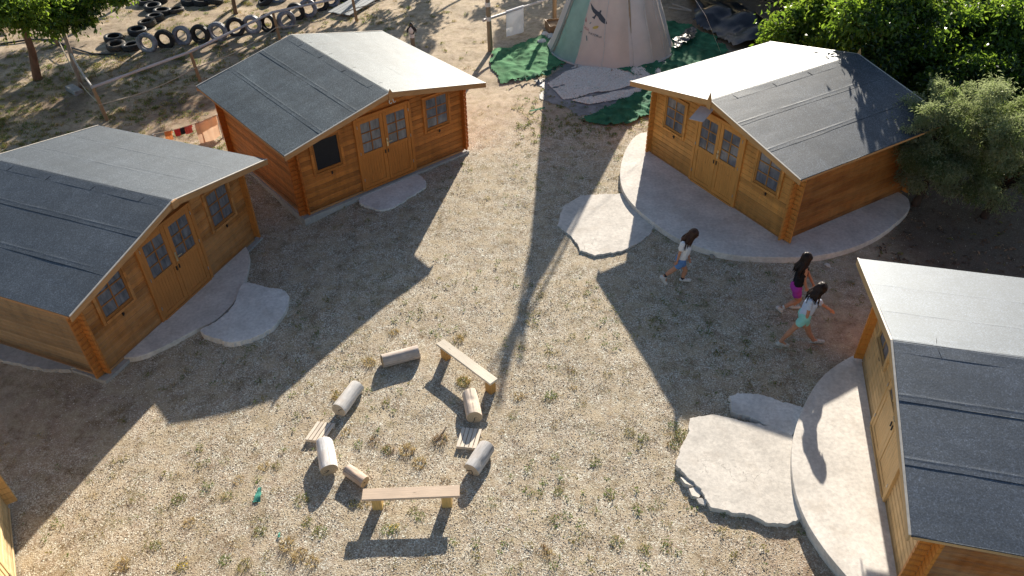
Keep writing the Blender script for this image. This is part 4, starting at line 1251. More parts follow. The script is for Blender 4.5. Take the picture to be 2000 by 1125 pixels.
m_gr2 = cloth_mat('dark_green_groundsheet', (0.040, 0.150, 0.078), 0.5, 0.85, 0.12, 3)
m_weed = cloth_mat('dark_weed_fabric', (0.22, 0.21, 0.21), 0.45, 0.6, 0.3, 2.5)
m_blk = cloth_mat('black_polythene', (0.012, 0.014, 0.020), 0.4, 0.34, 0.5, 4, bmp=0.35)
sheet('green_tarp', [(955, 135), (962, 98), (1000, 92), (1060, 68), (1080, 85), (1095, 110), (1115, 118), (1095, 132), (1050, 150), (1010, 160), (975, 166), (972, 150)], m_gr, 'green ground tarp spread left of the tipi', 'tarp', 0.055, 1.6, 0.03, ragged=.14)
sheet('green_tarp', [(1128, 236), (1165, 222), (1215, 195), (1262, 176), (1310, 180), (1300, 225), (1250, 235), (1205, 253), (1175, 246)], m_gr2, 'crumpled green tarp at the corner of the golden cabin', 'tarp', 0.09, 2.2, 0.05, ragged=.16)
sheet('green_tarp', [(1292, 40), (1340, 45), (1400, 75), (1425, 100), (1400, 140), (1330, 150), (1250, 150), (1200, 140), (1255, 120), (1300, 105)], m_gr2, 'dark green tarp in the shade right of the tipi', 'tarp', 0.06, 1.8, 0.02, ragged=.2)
sheet('weed_fabric', [(1042, 158), (1072, 150), (1110, 120), (1200, 120), (1320, 110), (1330, 150), (1290, 180), (1225, 205), (1180, 225), (1130, 228), (1085, 205), (1052, 195), (1058, 176)], m_weed, 'dark weed fabric with gravel on it in front of the tipi', 'ground sheet', 0.018, 1.1, 0.006)
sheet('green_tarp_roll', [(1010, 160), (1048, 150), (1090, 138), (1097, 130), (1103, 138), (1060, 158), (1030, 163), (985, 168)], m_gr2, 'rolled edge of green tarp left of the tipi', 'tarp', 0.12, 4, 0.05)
tag(MB().grid([[at(1034 + 30 * i / 8, 217 - 7 * i / 8 + d, 0.03 + 0.03 * math.sin(i)) for i in range(9)] for d in (-1.5, 1.5)]).build('green_strip', m_gr2), 'narrow green strip lying on the earth before the tipi', 'tarp scrap')
def heap(cxy, rx, ry, h):
    return lambda x, y: sum(hh * math.exp(-((x - a) / r1) ** 2 - ((y - b) / r2) ** 2) for a, b, r1, r2, hh in cxy)
tp = [at(1340, 25), at(1400, 45), at(1450, 60), at(1490, 85), at(1530, 95)]
sheet('black_tarp_heap', [(1325, -20), (1400, -22), (1450, 15), (1520, 55), (1580, 80), (1575, 105), (1500, 98), (1432, 98), (1395, 75), (1350, 52), (1352, 25)], m_blk, 'heap of black plastic sheeting in the shade behind the golden cabin', 'plastic heap',
      0.07, 1.3, 0.05, 0.08, 0.06, lambda x, y: 0.55 * math.exp(-(min(((x - q.x) / 0.8) ** 2 + ((y - q.y) / 0.7) ** 2 for q in tp))))
sheet('black_tarp_roll', [(1308, 95), (1330, 75), (1355, 62), (1362, 76), (1345, 92), (1318, 110)], m_blk, 'rolled black sheet lying at the right foot of the tipi', 'plastic roll', 0.06, 3, 0.05, 0.06, 0.1, lambda x, y: 0.15)
for (a, b, l) in (((1312, 8), (1350, 21), 'grey plank sticking out of the black heap'), ((1306, 16), (1350, 22), 'pale pipe lying against the black heap')):
    tag(MB().tube([at(*a, .45), at(*b, .35)], 0.04, 7).build('pole', wood('old_timber', (0.30, 0.27, 0.23), (0.2, 0.17, 0.14), 'x', knots=False)), l, 'pole')
# stones and gravel lying on the weed fabric
def stones(name, xy, s0, s1, mats, parent=None, zoff=0.0, flat=0.6):
    n = len(xy)
    base = np.array([(1, 0, 0), (-1, 0, 0), (0, 1, 0), (0, -1, 0), (0, 0, 1), (0, 0, -1)], float)
    tri = np.array([(0, 2, 4), (2, 1, 4), (1, 3, 4), (3, 0, 4), (2, 0, 5), (1, 2, 5), (3, 1, 5), (0, 3, 5)])
    s = rng.uniform(s0, s1, n)
    jit = rng.uniform(0.6, 1.3, (n, 6, 3))
    V = base[None] * jit + rng.normal(0, 0.18, (n, 6, 3))
    V[:, :, 2] *= flat
    a = rng.uniform(0, 6.283, n); c, sn = np.cos(a)[:, None], np.sin(a)[:, None]
    x, y = V[:, :, 0] * c - V[:, :, 1] * sn, V[:, :, 0] * sn + V[:, :, 1] * c
    z0 = np.array([gz(px_, py_) for px_, py_ in xy]) + zoff
    P = np.stack([x * s[:, None] + xy[:, 0:1], y * s[:, None] + xy[:, 1:2], V[:, :, 2] * s[:, None] + (z0 + s * flat * 0.35)[:, None]], -1)
    F = (tri[None] + (np.arange(n) * 6)[:, None, None]).reshape(-1, 3)
    mi = np.repeat(rng.integers(0, len(mats), n), 8)
    return np_mesh(name, P.reshape(-1, 3), 3, mats, parent, mi, False, F)
peb = [simple('pebble', c, 0.9, 0.2, 30, 0.2, bmp=0) for c in ((0.66, 0.585, 0.48), (0.47, 0.395, 0.305), (0.86, 0.80, 0.69), (0.35, 0.275, 0.20), (0.54, 0.445, 0.325), (0.18, 0.14, 0.105))]
tpoly = [at(u, v) for u, v in [(1070, 165), (1125, 130), (1290, 130), (1290, 170), (1215, 195), (1150, 205), (1100, 195)]]
tpoly = [(p.x, p.y) for p in tpoly]
tpoly = tpoly
xy = rng.uniform((1, 18), (7, 25), (160000, 2)); xy = xy[inside(tpoly, xy)]
def near_seg(P, a, b, w):
    a, b = np.array([a.x, a.y]), np.array([b.x, b.y]); ab = b - a
    t = np.clip(((P - a) @ ab) / (ab @ ab), 0, 1); d = np.linalg.norm(P - a - t[:, None] * ab, axis=1)
    return d < w * (0.4 + 0.6 * np.sin(t * 7 + 1) ** 2)
bare = near_seg(xy, at(1080, 203), at(1235, 172), .13) | near_seg(xy, at(1085, 148), at(1150, 127), .07) | near_seg(xy, at(1066, 178), at(1100, 168), .06)
xy = xy[~bare][:48000]
tag(stones('gravel', xy, 0.014, 0.034, [simple('pale_gravel', c_, 0.9, 0.2, 30, 0.2, bmp=0) for c_ in ((0.82, 0.75, 0.66), (0.74, 0.66, 0.57), (0.86, 0.81, 0.73))], zoff=0.03), 'grey gravel spread over the weed fabric', 'gravel', kind='stuff')

# yard gravel: denser near the camera
N = 260000
yy = 5.2 + 15 * rng.random(N) ** 1.25; xx = rng.uniform(-1, 1, N) * (yy * 0.78 + 1.6)
cvv = np.array([cover(a, b)[0] * (0.6 + 0.9 * mnoise.noise((a * 0.9, b * 0.9, 12)) + 0.35 * mnoise.noise((a * 4, b * 4, 2))) for a, b in zip(xx, yy)])
keep = rng.random(N) < np.clip(cvv * 1.0, 0.05, 1)
blocked = np.zeros(N, bool)
for n_ in CAB:
    cx, cy, a, _ = CAB[n_]
    lx, ly = (xx - cx) * math.cos(a) + (yy - cy) * math.sin(a), -(xx - cx) * math.sin(a) + (yy - cy) * math.cos(a)
    blocked |= (abs(lx) < 2.45) & (ly > -0.1) & (ly < 4.1)
xy = np.stack([xx, yy], -1)
for o in bpy.data.objects:
    if o.name.split('.')[0] in ('concrete_slab', 'rough_slab'):
        po = [(v.co.x, v.co.y) for v in list(o.data.vertices)[:len(o.data.vertices) // 3]]
        blocked |= inside(po, xy)
xy = xy[keep & ~blocked]
tag(stones('gravel', xy, 0.004, 0.012, peb), 'pale gravel scattered over the yard', 'gravel', kind='stuff')

# ------------------------------------------------------------------ grass
def blades(name, roots, per, hmin, hmax, spread, mats, weights, label, lean=0.7, width=0.006, parent=None):
    """tufts: roots (n,3 = x,y,size)"""
    n = len(roots)
    cnt = (per * roots[:, 2]).astype(int).clip(3)
    idx_ = np.repeat(np.arange(n), cnt); m = len(idx_)
    sz = roots[idx_, 2]
    a = rng.uniform(0, 6.283, m); rr = np.sqrt(rng.random(m)) * spread * np.sqrt(sz)
    bx, by = roots[idx_, 0] + rr * np.cos(a), roots[idx_, 1] + rr * np.sin(a)
    zr = np.array([gz(p[0], p[1]) for p in roots])[idx_]
    h = rng.uniform(hmin, hmax, m) * np.sqrt(sz)
    la = a + rng.normal(0, 0.7, m); ln = h * lean * rng.uniform(0.2, 1.3, m)
    dx, dy = np.cos(la) * ln, np.sin(la) * ln
    wa = rng.uniform(0, 6.283, m); wx, wy = np.cos(wa) * width, np.sin(wa) * width
    b = np.stack([bx, by, zr - 0.01], -1); w = np.stack([wx, wy, np.zeros(m)], -1)
    mid = b + np.stack([dx * 0.35, dy * 0.35, h * 0.62], -1); tip = b + np.stack([dx, dy, h * 0.92], -1)
    V = np.stack([b - w, b + w, mid + w * 0.7, mid - w * 0.7, tip], 1).reshape(-1, 3)
    base = (np.arange(m) * 5)[:, None]
    F = np.concatenate([base + np.array([[0, 1, 2]]), base + np.array([[0, 2, 3]]), base + np.array([[3, 2, 4]])], 0)
    mt = rng.choice(len(mats), n, p=weights)[idx_]
    alt = rng.random(m) < 0.25; mt = np.where(alt, rng.choice(len(mats), m, p=weights), mt)
    o = np_mesh(name, V, 3, mats, parent, np.concatenate([mt] * 3), False, F)
    return tag(o, label, 'grass', kind='stuff')
G_GREEN = leaf_mat('grass_green', (0.12, 0.165, 0.050), (0.26, 0.36, 0.08), 0.6, 0.2, 0.35)
G_OLIVE = leaf_mat('grass_olive', (0.20, 0.19, 0.065), (0.36, 0.33, 0.09), 0.6, 0.2, 0.35)
G_STRAW = leaf_mat('grass_straw', (0.50, 0.38, 0.18), (0.52, 0.40, 0.17), 0.7, 0.2, 0.3)
G_BROWN = leaf_mat('grass_brown', (0.28, 0.19, 0.10), (0.30, 0.19, 0.09), 0.7, 0.2, 0.3)
GM = [G_GREEN, G_OLIVE, G_STRAW, G_BROWN]
def weedmesh(name, roots, per, size, mats, weights, label):
    """low broad leaved weeds"""
    n = len(roots); cnt = (per * roots[:, 2]).astype(int).clip(3); idx_ = np.repeat(np.arange(n), cnt); m = len(idx_)
    a = rng.uniform(0, 6.283, m); rr = np.sqrt(rng.random(m)) * 0.10 * np.sqrt(roots[idx_, 2])
    zr = np.array([gz(p[0], p[1]) for p in roots])[idx_]
    c = np.stack([roots[idx_, 0] + rr * np.cos(a), roots[idx_, 1] + rr * np.sin(a), zr + rng.uniform(0.008, 0.05, m)], -1)
    V = leaf_quads(c, rng.normal(0, 1, (m, 3)) * np.array([1, 1, .35]), rng.normal(0, .5, (m, 3)) + np.array([0, 0, 1.0]), rng.uniform(.6, 1.2, m) * size, 0.45)
    F = leaf_faces(m)
    mt = np.repeat(rng.choice(len(mats), n, p=weights)[idx_], 2)
    return tag(np_mesh(name, V, 3, mats, None, mt, False, F), label, 'weeds', kind='stuff')
def leaf_quads(c, d, nrm, L, wr):
    d = d / np.linalg.norm(d, axis=1, keepdims=True)
    s = np.cross(d, nrm); s /= np.linalg.norm(s, axis=1, keepdims=True) + 1e-9
    up_ = np.cross(s, d)
    L = L[:, None]
    b = c - d * L * .5; t = c + d * L * .5 - up_ * L * 0.12
    l = c - s * L * wr * .5 + up_ * L * 0.10; r = c + s * L * wr * .5 + up_ * L * 0.10
    return np.stack([b, l, t, r], 1).reshape(-1, 3)
def leaf_faces(m):
    base = (np.arange(m) * 4)[:, None]
    return np.stack([base + np.array([[0, 2, 1]]), base + np.array([[0, 3, 2]])], 1).reshape(-1, 3)
def px_tufts(lst): return np.array([(at(u, v).x, at(u, v).y, s) for u, v, s in lst])
big_straw = [(722, 709, 1.3), (905, 745, 1.6), (896, 663, 1.2), (1014, 775, .9), (860, 860, 1.6), (795, 880, 1.7), (730, 862, 1.0), (675, 845, .8), (560, 1065, 1.4), (586, 1085, 1.3), (610, 1098, 1.0), (370, 1022, .9), (478, 1105, 1.1), (240, 1105, 1.3), (516, 912, .9), (467, 938, .8), (1072, 692, .7), (820, 905, 1.3), (770, 650, .9), (1060, 1075, .8), (1070, 1085, .8), (712, 985, .8), (660, 775, 1.2), (1115, 720, .6), (980, 845, .4), (1120, 757, .5), (625, 870, .5), (760, 880, .9), (870, 940, .6)]
big_green = [(1076, 774, 1.1), (905, 748, 1.3), (443, 970, 1.0), (350, 976, 1.3), (407, 947, .7), (508, 1040, 1.1), (600, 1022, .9), (625, 1040, 1.2), (590, 978, 1.3), (755, 880, .8), (700, 870, .7), (540, 910, .6), (305, 1065, .8), (440, 1095, .8), (358, 1108, .8), (1230, 845, .9), (1257, 855, 1.0), (1320, 870, 1.7), (1330, 850, 1.5), (1315, 832, .8), (1205, 1060, 1.0), (1260, 1075, 1.1), (1300, 1070, .7), (1192, 965, .9), (1090, 960, .8), (1030, 960, .7), (1085, 893, .6), (1165, 905, .7), (757, 1036, .9), (690, 985, .7), (808, 1000, .7), (820, 1010, .6), (770, 1035, .8)]
blades('grass', px_tufts(big_straw), 90, 0.025, 0.085, 0.095, GM, [.05, .20, .52, .23], 'straw coloured grass tufts growing in the gravel', 1.0, 0.0045)
weedmesh('weeds', px_tufts(big_green), 34, 0.034, [G_GREEN, G_OLIVE], [.75, .25], 'broad leaved green weeds growing in the gravel')
blades('grass', px_tufts(big_green), 55, 0.02, 0.06, 0.10, GM, [.30, .42, .22, .06], 'green grass tufts growing in the gravel', 1.2, 0.005)
# thin cover over the yard and the rough ground beyond
def scatter(n, x0, x1, y0, y1, dens, szr=(0.15, 0.8)):
    p = np.stack([rng.uniform(x0, x1, n), rng.uniform(y0, y1, n)], -1)
    d = np.array([dens(a, b) for a, b in p])
    p = p[rng.random(n) < d]
    bl = np.zeros(len(p), bool)
    for n_ in CAB:
        cx, cy, a, _ = CAB[n_]
        lx, ly = (p[:, 0] - cx) * math.cos(a) + (p[:, 1] - cy) * math.sin(a), -(p[:, 0] - cx) * math.sin(a) + (p[:, 1] - cy) * math.cos(a)
        bl |= (abs(lx) < 2.5) & (ly > -0.12) & (ly < 4.1)
    for o in bpy.data.objects:
        if o.name.split('.')[0] in ('concrete_slab', 'rough_slab'):
            bl |= inside([(v.co.x, v.co.y) for v in list(o.data.vertices)[:len(o.data.vertices) // 3]], p)
    p = p[~bl]
    return np.concatenate([p, rng.uniform(*szr, (len(p), 1)) ** 1.5], 1)
nz_ = lambda x, y, f, s: mnoise.noise((x * f, y * f, s))
yard = scatter(9500, -9, 8, 5, 20, lambda x, y: np.clip(0.25 + 0.9 * nz_(x, y, .5, 20) + 0.5 * nz_(x, y, 2.2, 21), 0, 1) * (1 - 0.6 * ss(4, 6, x) * ss(12, 9, y)))
blades('grass', yard, 46, 0.02, 0.065, 0.10, GM, [.18, .28, .42, .12], 'short dry grass scattered over the yard', 1.5, 0.0042)
weeds = scatter(3800, -9, 7.5, 5, 20, lambda x, y: np.clip(0.15 + 1.0 * nz_(x, y, .4, 30) + 0.5 * nz_(x, y, 1.8, 31) + 0.3 * ss(1, 4, x), 0, 1))
weedmesh('weeds', weeds, 30, 0.040, [G_GREEN, G_OLIVE], [.65, .35], 'low green weeds spread through the gravel')
far = scatter(22000, -21, 3, 18, 32, lambda x, y: np.clip(0.10 + 0.75 * nz_(x, y, .45, 40) + 0.5 * nz_(x, y, 1.9, 41) + 0.45 * ss(-7, -11, x) * ss(27, 23, y), 0, 1) * (1 - .85 * ss(-5, -3, x)))
blades('grass', far, 40, 0.03, 0.13, 0.14, GM, [.24, .32, .28, .16], 'dry grass and weeds on the rough ground by the rope fence', 1.0, 0.006)
weedmesh('weeds', far[::2], 26, 0.055, [G_GREEN, G_OLIVE], [.5, .5], 'green weeds on the rough ground by the rope fence')
nr = scatter(900, 0.2, 4, 18.5, 22.5, lambda x, y: np.clip(0.5 + nz_(x, y, .8, 50), 0, 1))
weedmesh('weeds', nr, 22, 0.05, [G_GREEN, G_OLIVE], [.6, .4], 'green weeds on the earth before the tipi')
flow = px_tufts([(357, 1110, 1), (350, 1104, .8), (365, 1098, .6), (760, 1032, .6), (780, 1030, .5), (905, 965, .4), (700, 860, .4)])
weedmesh('yellow_flowers', flow, 16, 0.028, [simple('yellow_petal', (0.75, 0.55, 0.03), 0.6)], [1.0], 'small yellow flowers in the gravel')
hum = scatter(2600, 7.5, 15, 10, 17, lambda x, y: 0.35)
weedmesh('leaf_litter', hum, 12, 0.07, [simple('dead_leaf', c, 0.8, 0.3, 20, bmp=0) for c in ((0.16, 0.10, 0.06), (0.30, 0.21, 0.13), (0.10, 0.07, 0.05))] + [G_OLIVE], [.35, .25, .25, .15], 'dead leaves and weeds under the trees')

# ------------------------------------------------------------------ fence, posts, lines
M_POST = wood('post_wood', (0.36, 0.235, 0.13), (0.22, 0.14, 0.08), 'z', knots=False)
M_GREYPOLE = wood('grey_pole', (0.50, 0.475, 0.46), (0.36, 0.33, 0.31), 'x', knots=False)
M_ROPE = simple('rope', (0.46, 0.40, 0.30), 0.85, 0.2, 40)
M_WHITEP = simple('white_paint', (0.72, 0.70, 0.67), 0.6, 0.1)
fence = empty('rope_fence', at(391, 159), 0, 'low rope fence with wooden posts and a grey top rail behind the cabins', 'fence')
fo_ = fence.location
pb = [(209, 235, 1.05), (391, 159, 0.95), (547, 78, 0.95), (697, 41, 0.95), (850, -22, .95)]
tops = []
for u, v, h in pb:
    b = at(u, v)
    y = b.y
    tops.append((b, Vector((b.x - 0.05, b.y, b.z + h))))
for b, t in tops:
    MB().tube([b - fo_ - Vector((0, 0, .1)), (b + t) / 2 - fo_, t - fo_], [0.055, 0.05, 0.045], 8, wob=.15).build('post', M_POST, fence)
MB().tube([(t - fo_ + Vector((0, -0.06, -0.03 + 0.05 * math.sin(i)))) for i, (b, t) in enumerate(tops)], 0.042, 8).build('rail', M_GREYPOLE, fence)
def sag(a, b, s, n=9): return [a.lerp(b, i / n) - Vector((0, 0, s * math.sin(math.pi * i / n))) for i in range(n + 1)]
rp = []
for i in range(len(tops) - 1):
    a = tops[i][0].lerp(tops[i][1], .48); b = tops[i + 1][0].lerp(tops[i + 1][1], .48)
    rp += [p - fo_ + Vector((0, -0.055, 0)) for p in sag(a, b, 0.13)][(1 if i else 0):]
MB().tube(rp, 0.016, 6).build('rope', M_ROPE, fence)
p0 = tops[0]
lean = [at(159, 173), at(146, 140, 0.75), at(124, 66, 2.2)]
lean[2] = aty(123, 58, lean[0].y); lean[1] = aty(146, 128, lean[0].y)
ln_o = MB().tube([lean[0] - Vector((0, 0, .1)), lean[1], lean[2]], [0.075, 0.07, 0.055], 9, wob=.2).build('leaning_pole', simple('bare_trunk', (0.33, 0.25, 0.19), 0.8, 0.3, 14, stretch=(1, 1, .3)), None, True)
tag(ln_o, 'leaning bare pole tied with rope at the end of the fence', 'pole')
MB().tube([p - fo_ for p in sag(p0[1] - Vector((0, 0, .05)), lean[0].lerp(lean[2], .62), .12)], 0.028, 6).build('rope', M_GREYPOLE, fence)
MB().tube([p - fo_ for p in sag(p0[0].lerp(p0[1], .48), lean[0].lerp(lean[2], .12), .08)], 0.014, 6).build('rope', M_ROPE, fence)
MB().tube([p - fo_ for p in sag(lean[0].lerp(lean[2], .1), aty(110, 70, at(110, 88).y), .1)], 0.014, 6).build('rope', M_ROPE, fence)
b = at(110, 88)
tag(MB().tube([b - Vector((0, 0, .1)), aty(107, 66, b.y), aty(104, 44, b.y)], [0.07, 0.06, 0.05], 8, wob=.2).build('short_post', M_POST), 'short wooden post under the top left tree', 'post')
b = at(147, 180)
tag(MB().bevbox(-.33, .33, -.13, .13, 0, .14, .01, Matrix.Translation(b) @ Matrix.Rotation(R(-42), 4, 'Z')).build('grey_block', simple('grey_timber_block', (0.30, 0.29, 0.28), 0.7)), 'grey timber block lying at the foot of the leaning pole', 'timber')
b = at(6, 58)
tag(MB().bevbox(-.9, .5, -.35, .35, .25, .31, .01, Matrix.Translation(b) @ Matrix.Rotation(R(38), 4, 'Z')).build('white_board', M_WHITEP), 'white board at the top left edge', 'board')
dh = MB().tube([at(0, 86, .03), at(60, 77, .03), at(105, 78, .03), at(135, 92, .03), at(180, 105, .03), at(225, 106, .03)], 0.03, 6)
tag(dh.build('black_hose', simple('hose_rubber', (0.02, 0.02, 0.022), 0.5)), 'black irrigation hose crossing the rough ground to the tyres', 'hose')

# penguin post
b = at(808, 100)
pg = empty('painted_post', b, 0, 'wooden post with a carved penguin on its top behind the middle cabin', 'post')
htop = aty(801, 44, b.y).z - b.z; hb = aty(804, 66, b.y).z - b.z
MB().tube([(0, 0, -.1), (0, 0, hb - .12)], .075, 10).build('shaft', wood('olive_post', (0.22, 0.19, 0.13), (0.14, 0.12, 0.08), 'z', knots=False), pg)
MB().tube([(0, 0, hb - .119), (0, 0, hb)], .077, 10).build('painted_band', M_WHITEP, pg)
hh = htop - hb
prof = [(0.0, 0), (.07, 0), (.085, hh * .05), (.10, hh * .18), (.115, hh * .35), (.10, hh * .55), (.065, hh * .72), (.06, hh * .82), (.045, hh * .94), (0, hh)]
pen = MB().lathe([(r, z + hb) for r, z in prof], 16).build('penguin', simple('black_paint', (0.02, 0.02, 0.024), 0.5, 0.2), pg, True)
P = []
for j in range(10):
    z = hh * (.10 + .58 * j / 9); r = np.interp(z, [q[1] for q in prof], [q[0] for q in prof])
    wd = .75 * math.sin(math.pi * (0.18 + .8 * j / 9)) + .05
    P.append([((r + .006) * math.sin(-.15 + wd * (i / 6 - .5) * 2), -(r + .006) * math.cos(-.15 + wd * (i / 6 - .5) * 2), z + hb) for i in range(7)])
MB().grid(P).build('white_belly', M_WHITEP, pen, True)
MB().tube([(0, -.045, hh * .84 + hb), (.01, -.13, hh * .82 + hb)], [.02, .006], 6).build('beak', simple('beak_paint', (.4, .2, .05), .5), pen)
for e in (-1, 1): MB().tube([(e * .085, 0, hh * .62 + hb), (e * .135, -.02, hh * .35 + hb), (e * .14, -.02, hh * .12 + hb)], [.02, .035, .015], 7).build('wing', simple('black_wing', (0.025, 0.022, 0.024), 0.5), pen)

# washing rail with white cloth
b = at(958, 100); yb = b.y
wr = empty('washing_rail', b, 0, 'tall washing rail post with white bands and a horizontal pole by the green tarp', 'washing rail')
sp_ = wood('rail_post_wood', (0.27, 0.215, 0.145), (0.17, 0.13, 0.09), 'z', knots=False)
H = 2.05
MB().tube([(0, 0, -.1), (-.02, 0, H * .5), (-.05, 0, H)], [.085, .08, .075], 10, wob=.1).build('post', sp_, wr)
for v in (8, 36):
    z = aty(954, v, yb).z - b.z
    MB().tube([(-.05 * z / H, 0, z - .07), (-.05 * (z + .08) / H, 0, z + .06)], .088, 10).build('painted_band', M_WHITEP, wr)
za_ = aty(950, 39, yb).z
e0 = aty(944, 40, yb - .08); e1 = aty(1070, -2, at(1083, 36).y - .1)
p2 = at(1083, 36)
MB().tube([e0 - b, e1 - b], [.05, .04], 8, wob=.2).build('horizontal_pole', M_GREYPOLE, wr)
MB().tube([p2 - b - Vector((0, 0, .1)), p2 - b + Vector((-.02, 0, 1.9))], .075, 8).build('post', M_POST, wr)
tw0, tw1 = e0.lerp(e1, .33), e0.lerp(e1, .60)
P = []
for j in range(16):
    row = []
    for i in range(13):
        p = tw0.lerp(tw1, i / 12)
        dz = -(j - 5) / 10 if j >= 5 else -(5 - j) / 5 * .55
        off = -.055 if j >= 5 else .055
        if j in (4, 5): dz = 0.06; off *= .8
        ln = .78 + .06 * i / 12
        row.append(p + Vector((0, off - .01 + .012 * math.sin(i * 1.1) * abs(dz), dz * ln if dz < 0 else dz)))
    P.append(row)
tag(MB().grid(P).build('white_cloth', cloth_mat('white_towel', (0.88, 0.88, 0.90), .04, thin=.3), None, True), 'white towel hanging over the horizontal washing pole', 'towel')
# planter box
b = at(1085, 60)
bx = empty('wooden_box', b, R(12), 'brown wooden box at the foot of the rail post beside the tipi', 'box')
mb_ = wood('box_boards', (0.34, 0.20, 0.10), (0.2, 0.11, 0.06), 'x', knots=False)
for nm, a_ in (('side_board', (-.3, .3, -.35, -.32, 0, .3)), ('side_board', (-.3, .3, .32, .35, 0, .3)), ('side_board', (-.3, -.27, -.319, .319, 0, .3)), ('side_board', (.27, .3, -.319, .319, 0, .3)), ('soil', (-.269, .269, -.319, .319, .02, .24))):
    MB().box(*a_).build(nm, mb_ if nm != 'soil' else simple('box_soil', (.22, .14, .08), .9), bx)
for i, (u, v) in enumerate([(1066, 70), (1076, 74), (1058, 84)]):
    rock('stone', u, v, .16, ['largest white stone at the left foot of the tipi', 'white stone touching the tipi edge', 'white stone resting on the green tarp'][i], seed=i + 20, mat=M_CONC_WHITE)
# high pole outside the frame whose shadow crosses the earth
o1, o2 = at(770, 76), at(905, -4)
up_ = Vector((SDIR.x, SDIR.y, SDIR.z)) * (2.3 / SDIR.z)
hp = empty('pole_frame', o1 + Vector((up_.x, up_.y, 0)), 0, 'tall pole frame beyond the top edge whose shadow crosses the bare earth', 'frame')
hpo = hp.location
MB().tube([o1 + up_ - hpo, o2 + up_ - hpo], .05, 8).build('top_pole', M_GREYPOLE, hp)
for q in (o1, o2): MB().tube([q + up_ - hpo, q + Vector((up_.x, up_.y, -.1)) - hpo], .05, 8).build('post', M_GREYPOLE, hp)

# clothes line between the left and the middle cabin
c0, c1 = aty(304, 263, 18.6), aty(424, 226, 19.3)
c0, c1 = aty(300, 262, 18.1), aty(424, 224, 18.9)
cl_ = empty('clothes_line', (c0.x, c0.y, gz(c0.x, c0.y)), 0, 'clothes line strung between the left and the middle cabin', 'clothes line')
co_ = cl_.location
MB().tube([p - co_ for p in sag(c0, c1, .06)], .01, 6).build('line', M_ROPE, cl_)
for q in (c0, c1): MB().tube([q - co_, Vector((q.x, q.y, gz(q.x, q.y) - .1)) - co_], .03, 8).build('post', M_GREYPOLE, cl_)
def hang(t0, t1, ln, mat, name, label, cat, seed, slope=0):
    P = []
    for j in range(13):
        row = []
        for i in range(11):
            t = t0 + (t1 - t0) * i / 10
            p = sag(c0, c1, .06, 40)[min(40, int(t * 40))]
            p = c0.lerp(c1, t) - Vector((0, 0, .06 * math.sin(math.pi * t)))
            k = j - 4
            dz = -abs(k) / 8 * ln * (1 + slope * i / 10) * (1 if k > 0 else .8)
            off = -.02 if k > 0 else .02 if k < 0 else 0
            row.append(p + Vector((0, off * (1 + 1.2 * abs(k) / 8) + .03 * mnoise.noise((i * .5, j * .12, seed)), dz + (.012 if k == 0 else 0))))
        P.append(row)
    return tag(MB().grid(P).build(name, mat, None, True), label, cat, 'washing on the line')
hang(.16, .27, .24, cloth_mat('orange_towel', (.62, .24, .09), .15, thin=.25), 'small_towel', 'bright orange cloth hanging at the left end of the clothes line', 'cloth', 1)
hang(.31, .40, .18, cloth_mat('red_cloth', (.55, .05, .05), .2), 'swimsuit', 'red garment bunched on the clothes line', 'garment', 2)
hang(.40, .47, .17, cloth_mat('black_cloth', (.02, .02, .03), .2), 'swimsuit', 'black garment bunched on the clothes line', 'garment', 3)
hang(.47, .58, .20, cloth_mat('coral_cloth', (.65, .12, .10), .2), 'swimsuit', 'coral pink garment bunched on the clothes line', 'garment', 4)
hang(.63, .72, .75, cloth_mat('beige_cloth', (.62, .42, .30), .12, thin=.3), 'towel', 'narrow beige towel hanging long on the clothes line', 'towel', 5)
hang(.70, .98, .70, cloth_mat('peach_sheet', (.74, .53, .38), .08, thin=.3), 'large_towel', 'large peach towel at the right end of the clothes line', 'towel', 6, -.2)

# ------------------------------------------------------------------ tyres
def tyre_mesh(name, mat):
    ro, ri, w = .33, .19, .10
    prof = [(ri, -w * .72), (ri + .03, -w * .95), (.27, -w * 1.02), (ro - .025, -w * .92), (ro - .006, -w * .7), (ro, -w * .35), (ro - .006, -w * .30), (ro - .006, -w * .22), (ro, -w * .18),
            (ro, w * .18), (ro - .006, w * .22), (ro - .006, w * .30), (ro, w * .35), (ro - .006, w * .7), (ro - .025, w * .92), (.27, w * 1.02), (ri + .03, w * .95), (ri, w * .72), (ri + .012, w * .6), (.29, w * .75), (.305, 0), (.29, -w * .75), (ri + .012, -w * .6)]
    mb = MB().lathe(prof, 36, closed=True)
    o = mb.build(name, mat, None, True)
    return o
M_TYRE = simple('tyre_rubber', (0.020, 0.020, 0.021), 0.55, 0.35, 9, 0.4)
M_TYREG = simple('tyre_grey_paint', (0.22, 0.23, 0.26), 0.5, 0.6, 6, 0.4)
M_TYREB = simple('tyre_dusty', (0.075, 0.063, 0.052), 0.7, 0.35, 9, 0.3)
t_black, t_grey, t_dust = tyre_mesh('tyre', M_TYRE), tyre_mesh('tyre', M_TYREG), tyre_mesh('tyre', M_TYREB)
protos = {'k': t_black, 'g': t_grey, 'd': t_dust}
used = set()
ORD = ['first', 'second', 'third', 'fourth', 'fifth', 'sixth', 'seventh', 'eighth', 'ninth', 'tenth', 'eleventh', 'twelfth', 'thirteenth', 'fourteenth', 'fifteenth', 'sixteenth']
def tyre(kind, loc, rot, label, group, s=1.0):
    o = protos[kind]
    if kind in used: o = o.copy(); COL.objects.link(o)
    used.add(kind)
    o.location = loc; o.rotation_euler = rot; o.scale = (s, s, s)
    tag(o, label, 'tyre', group)
    return o
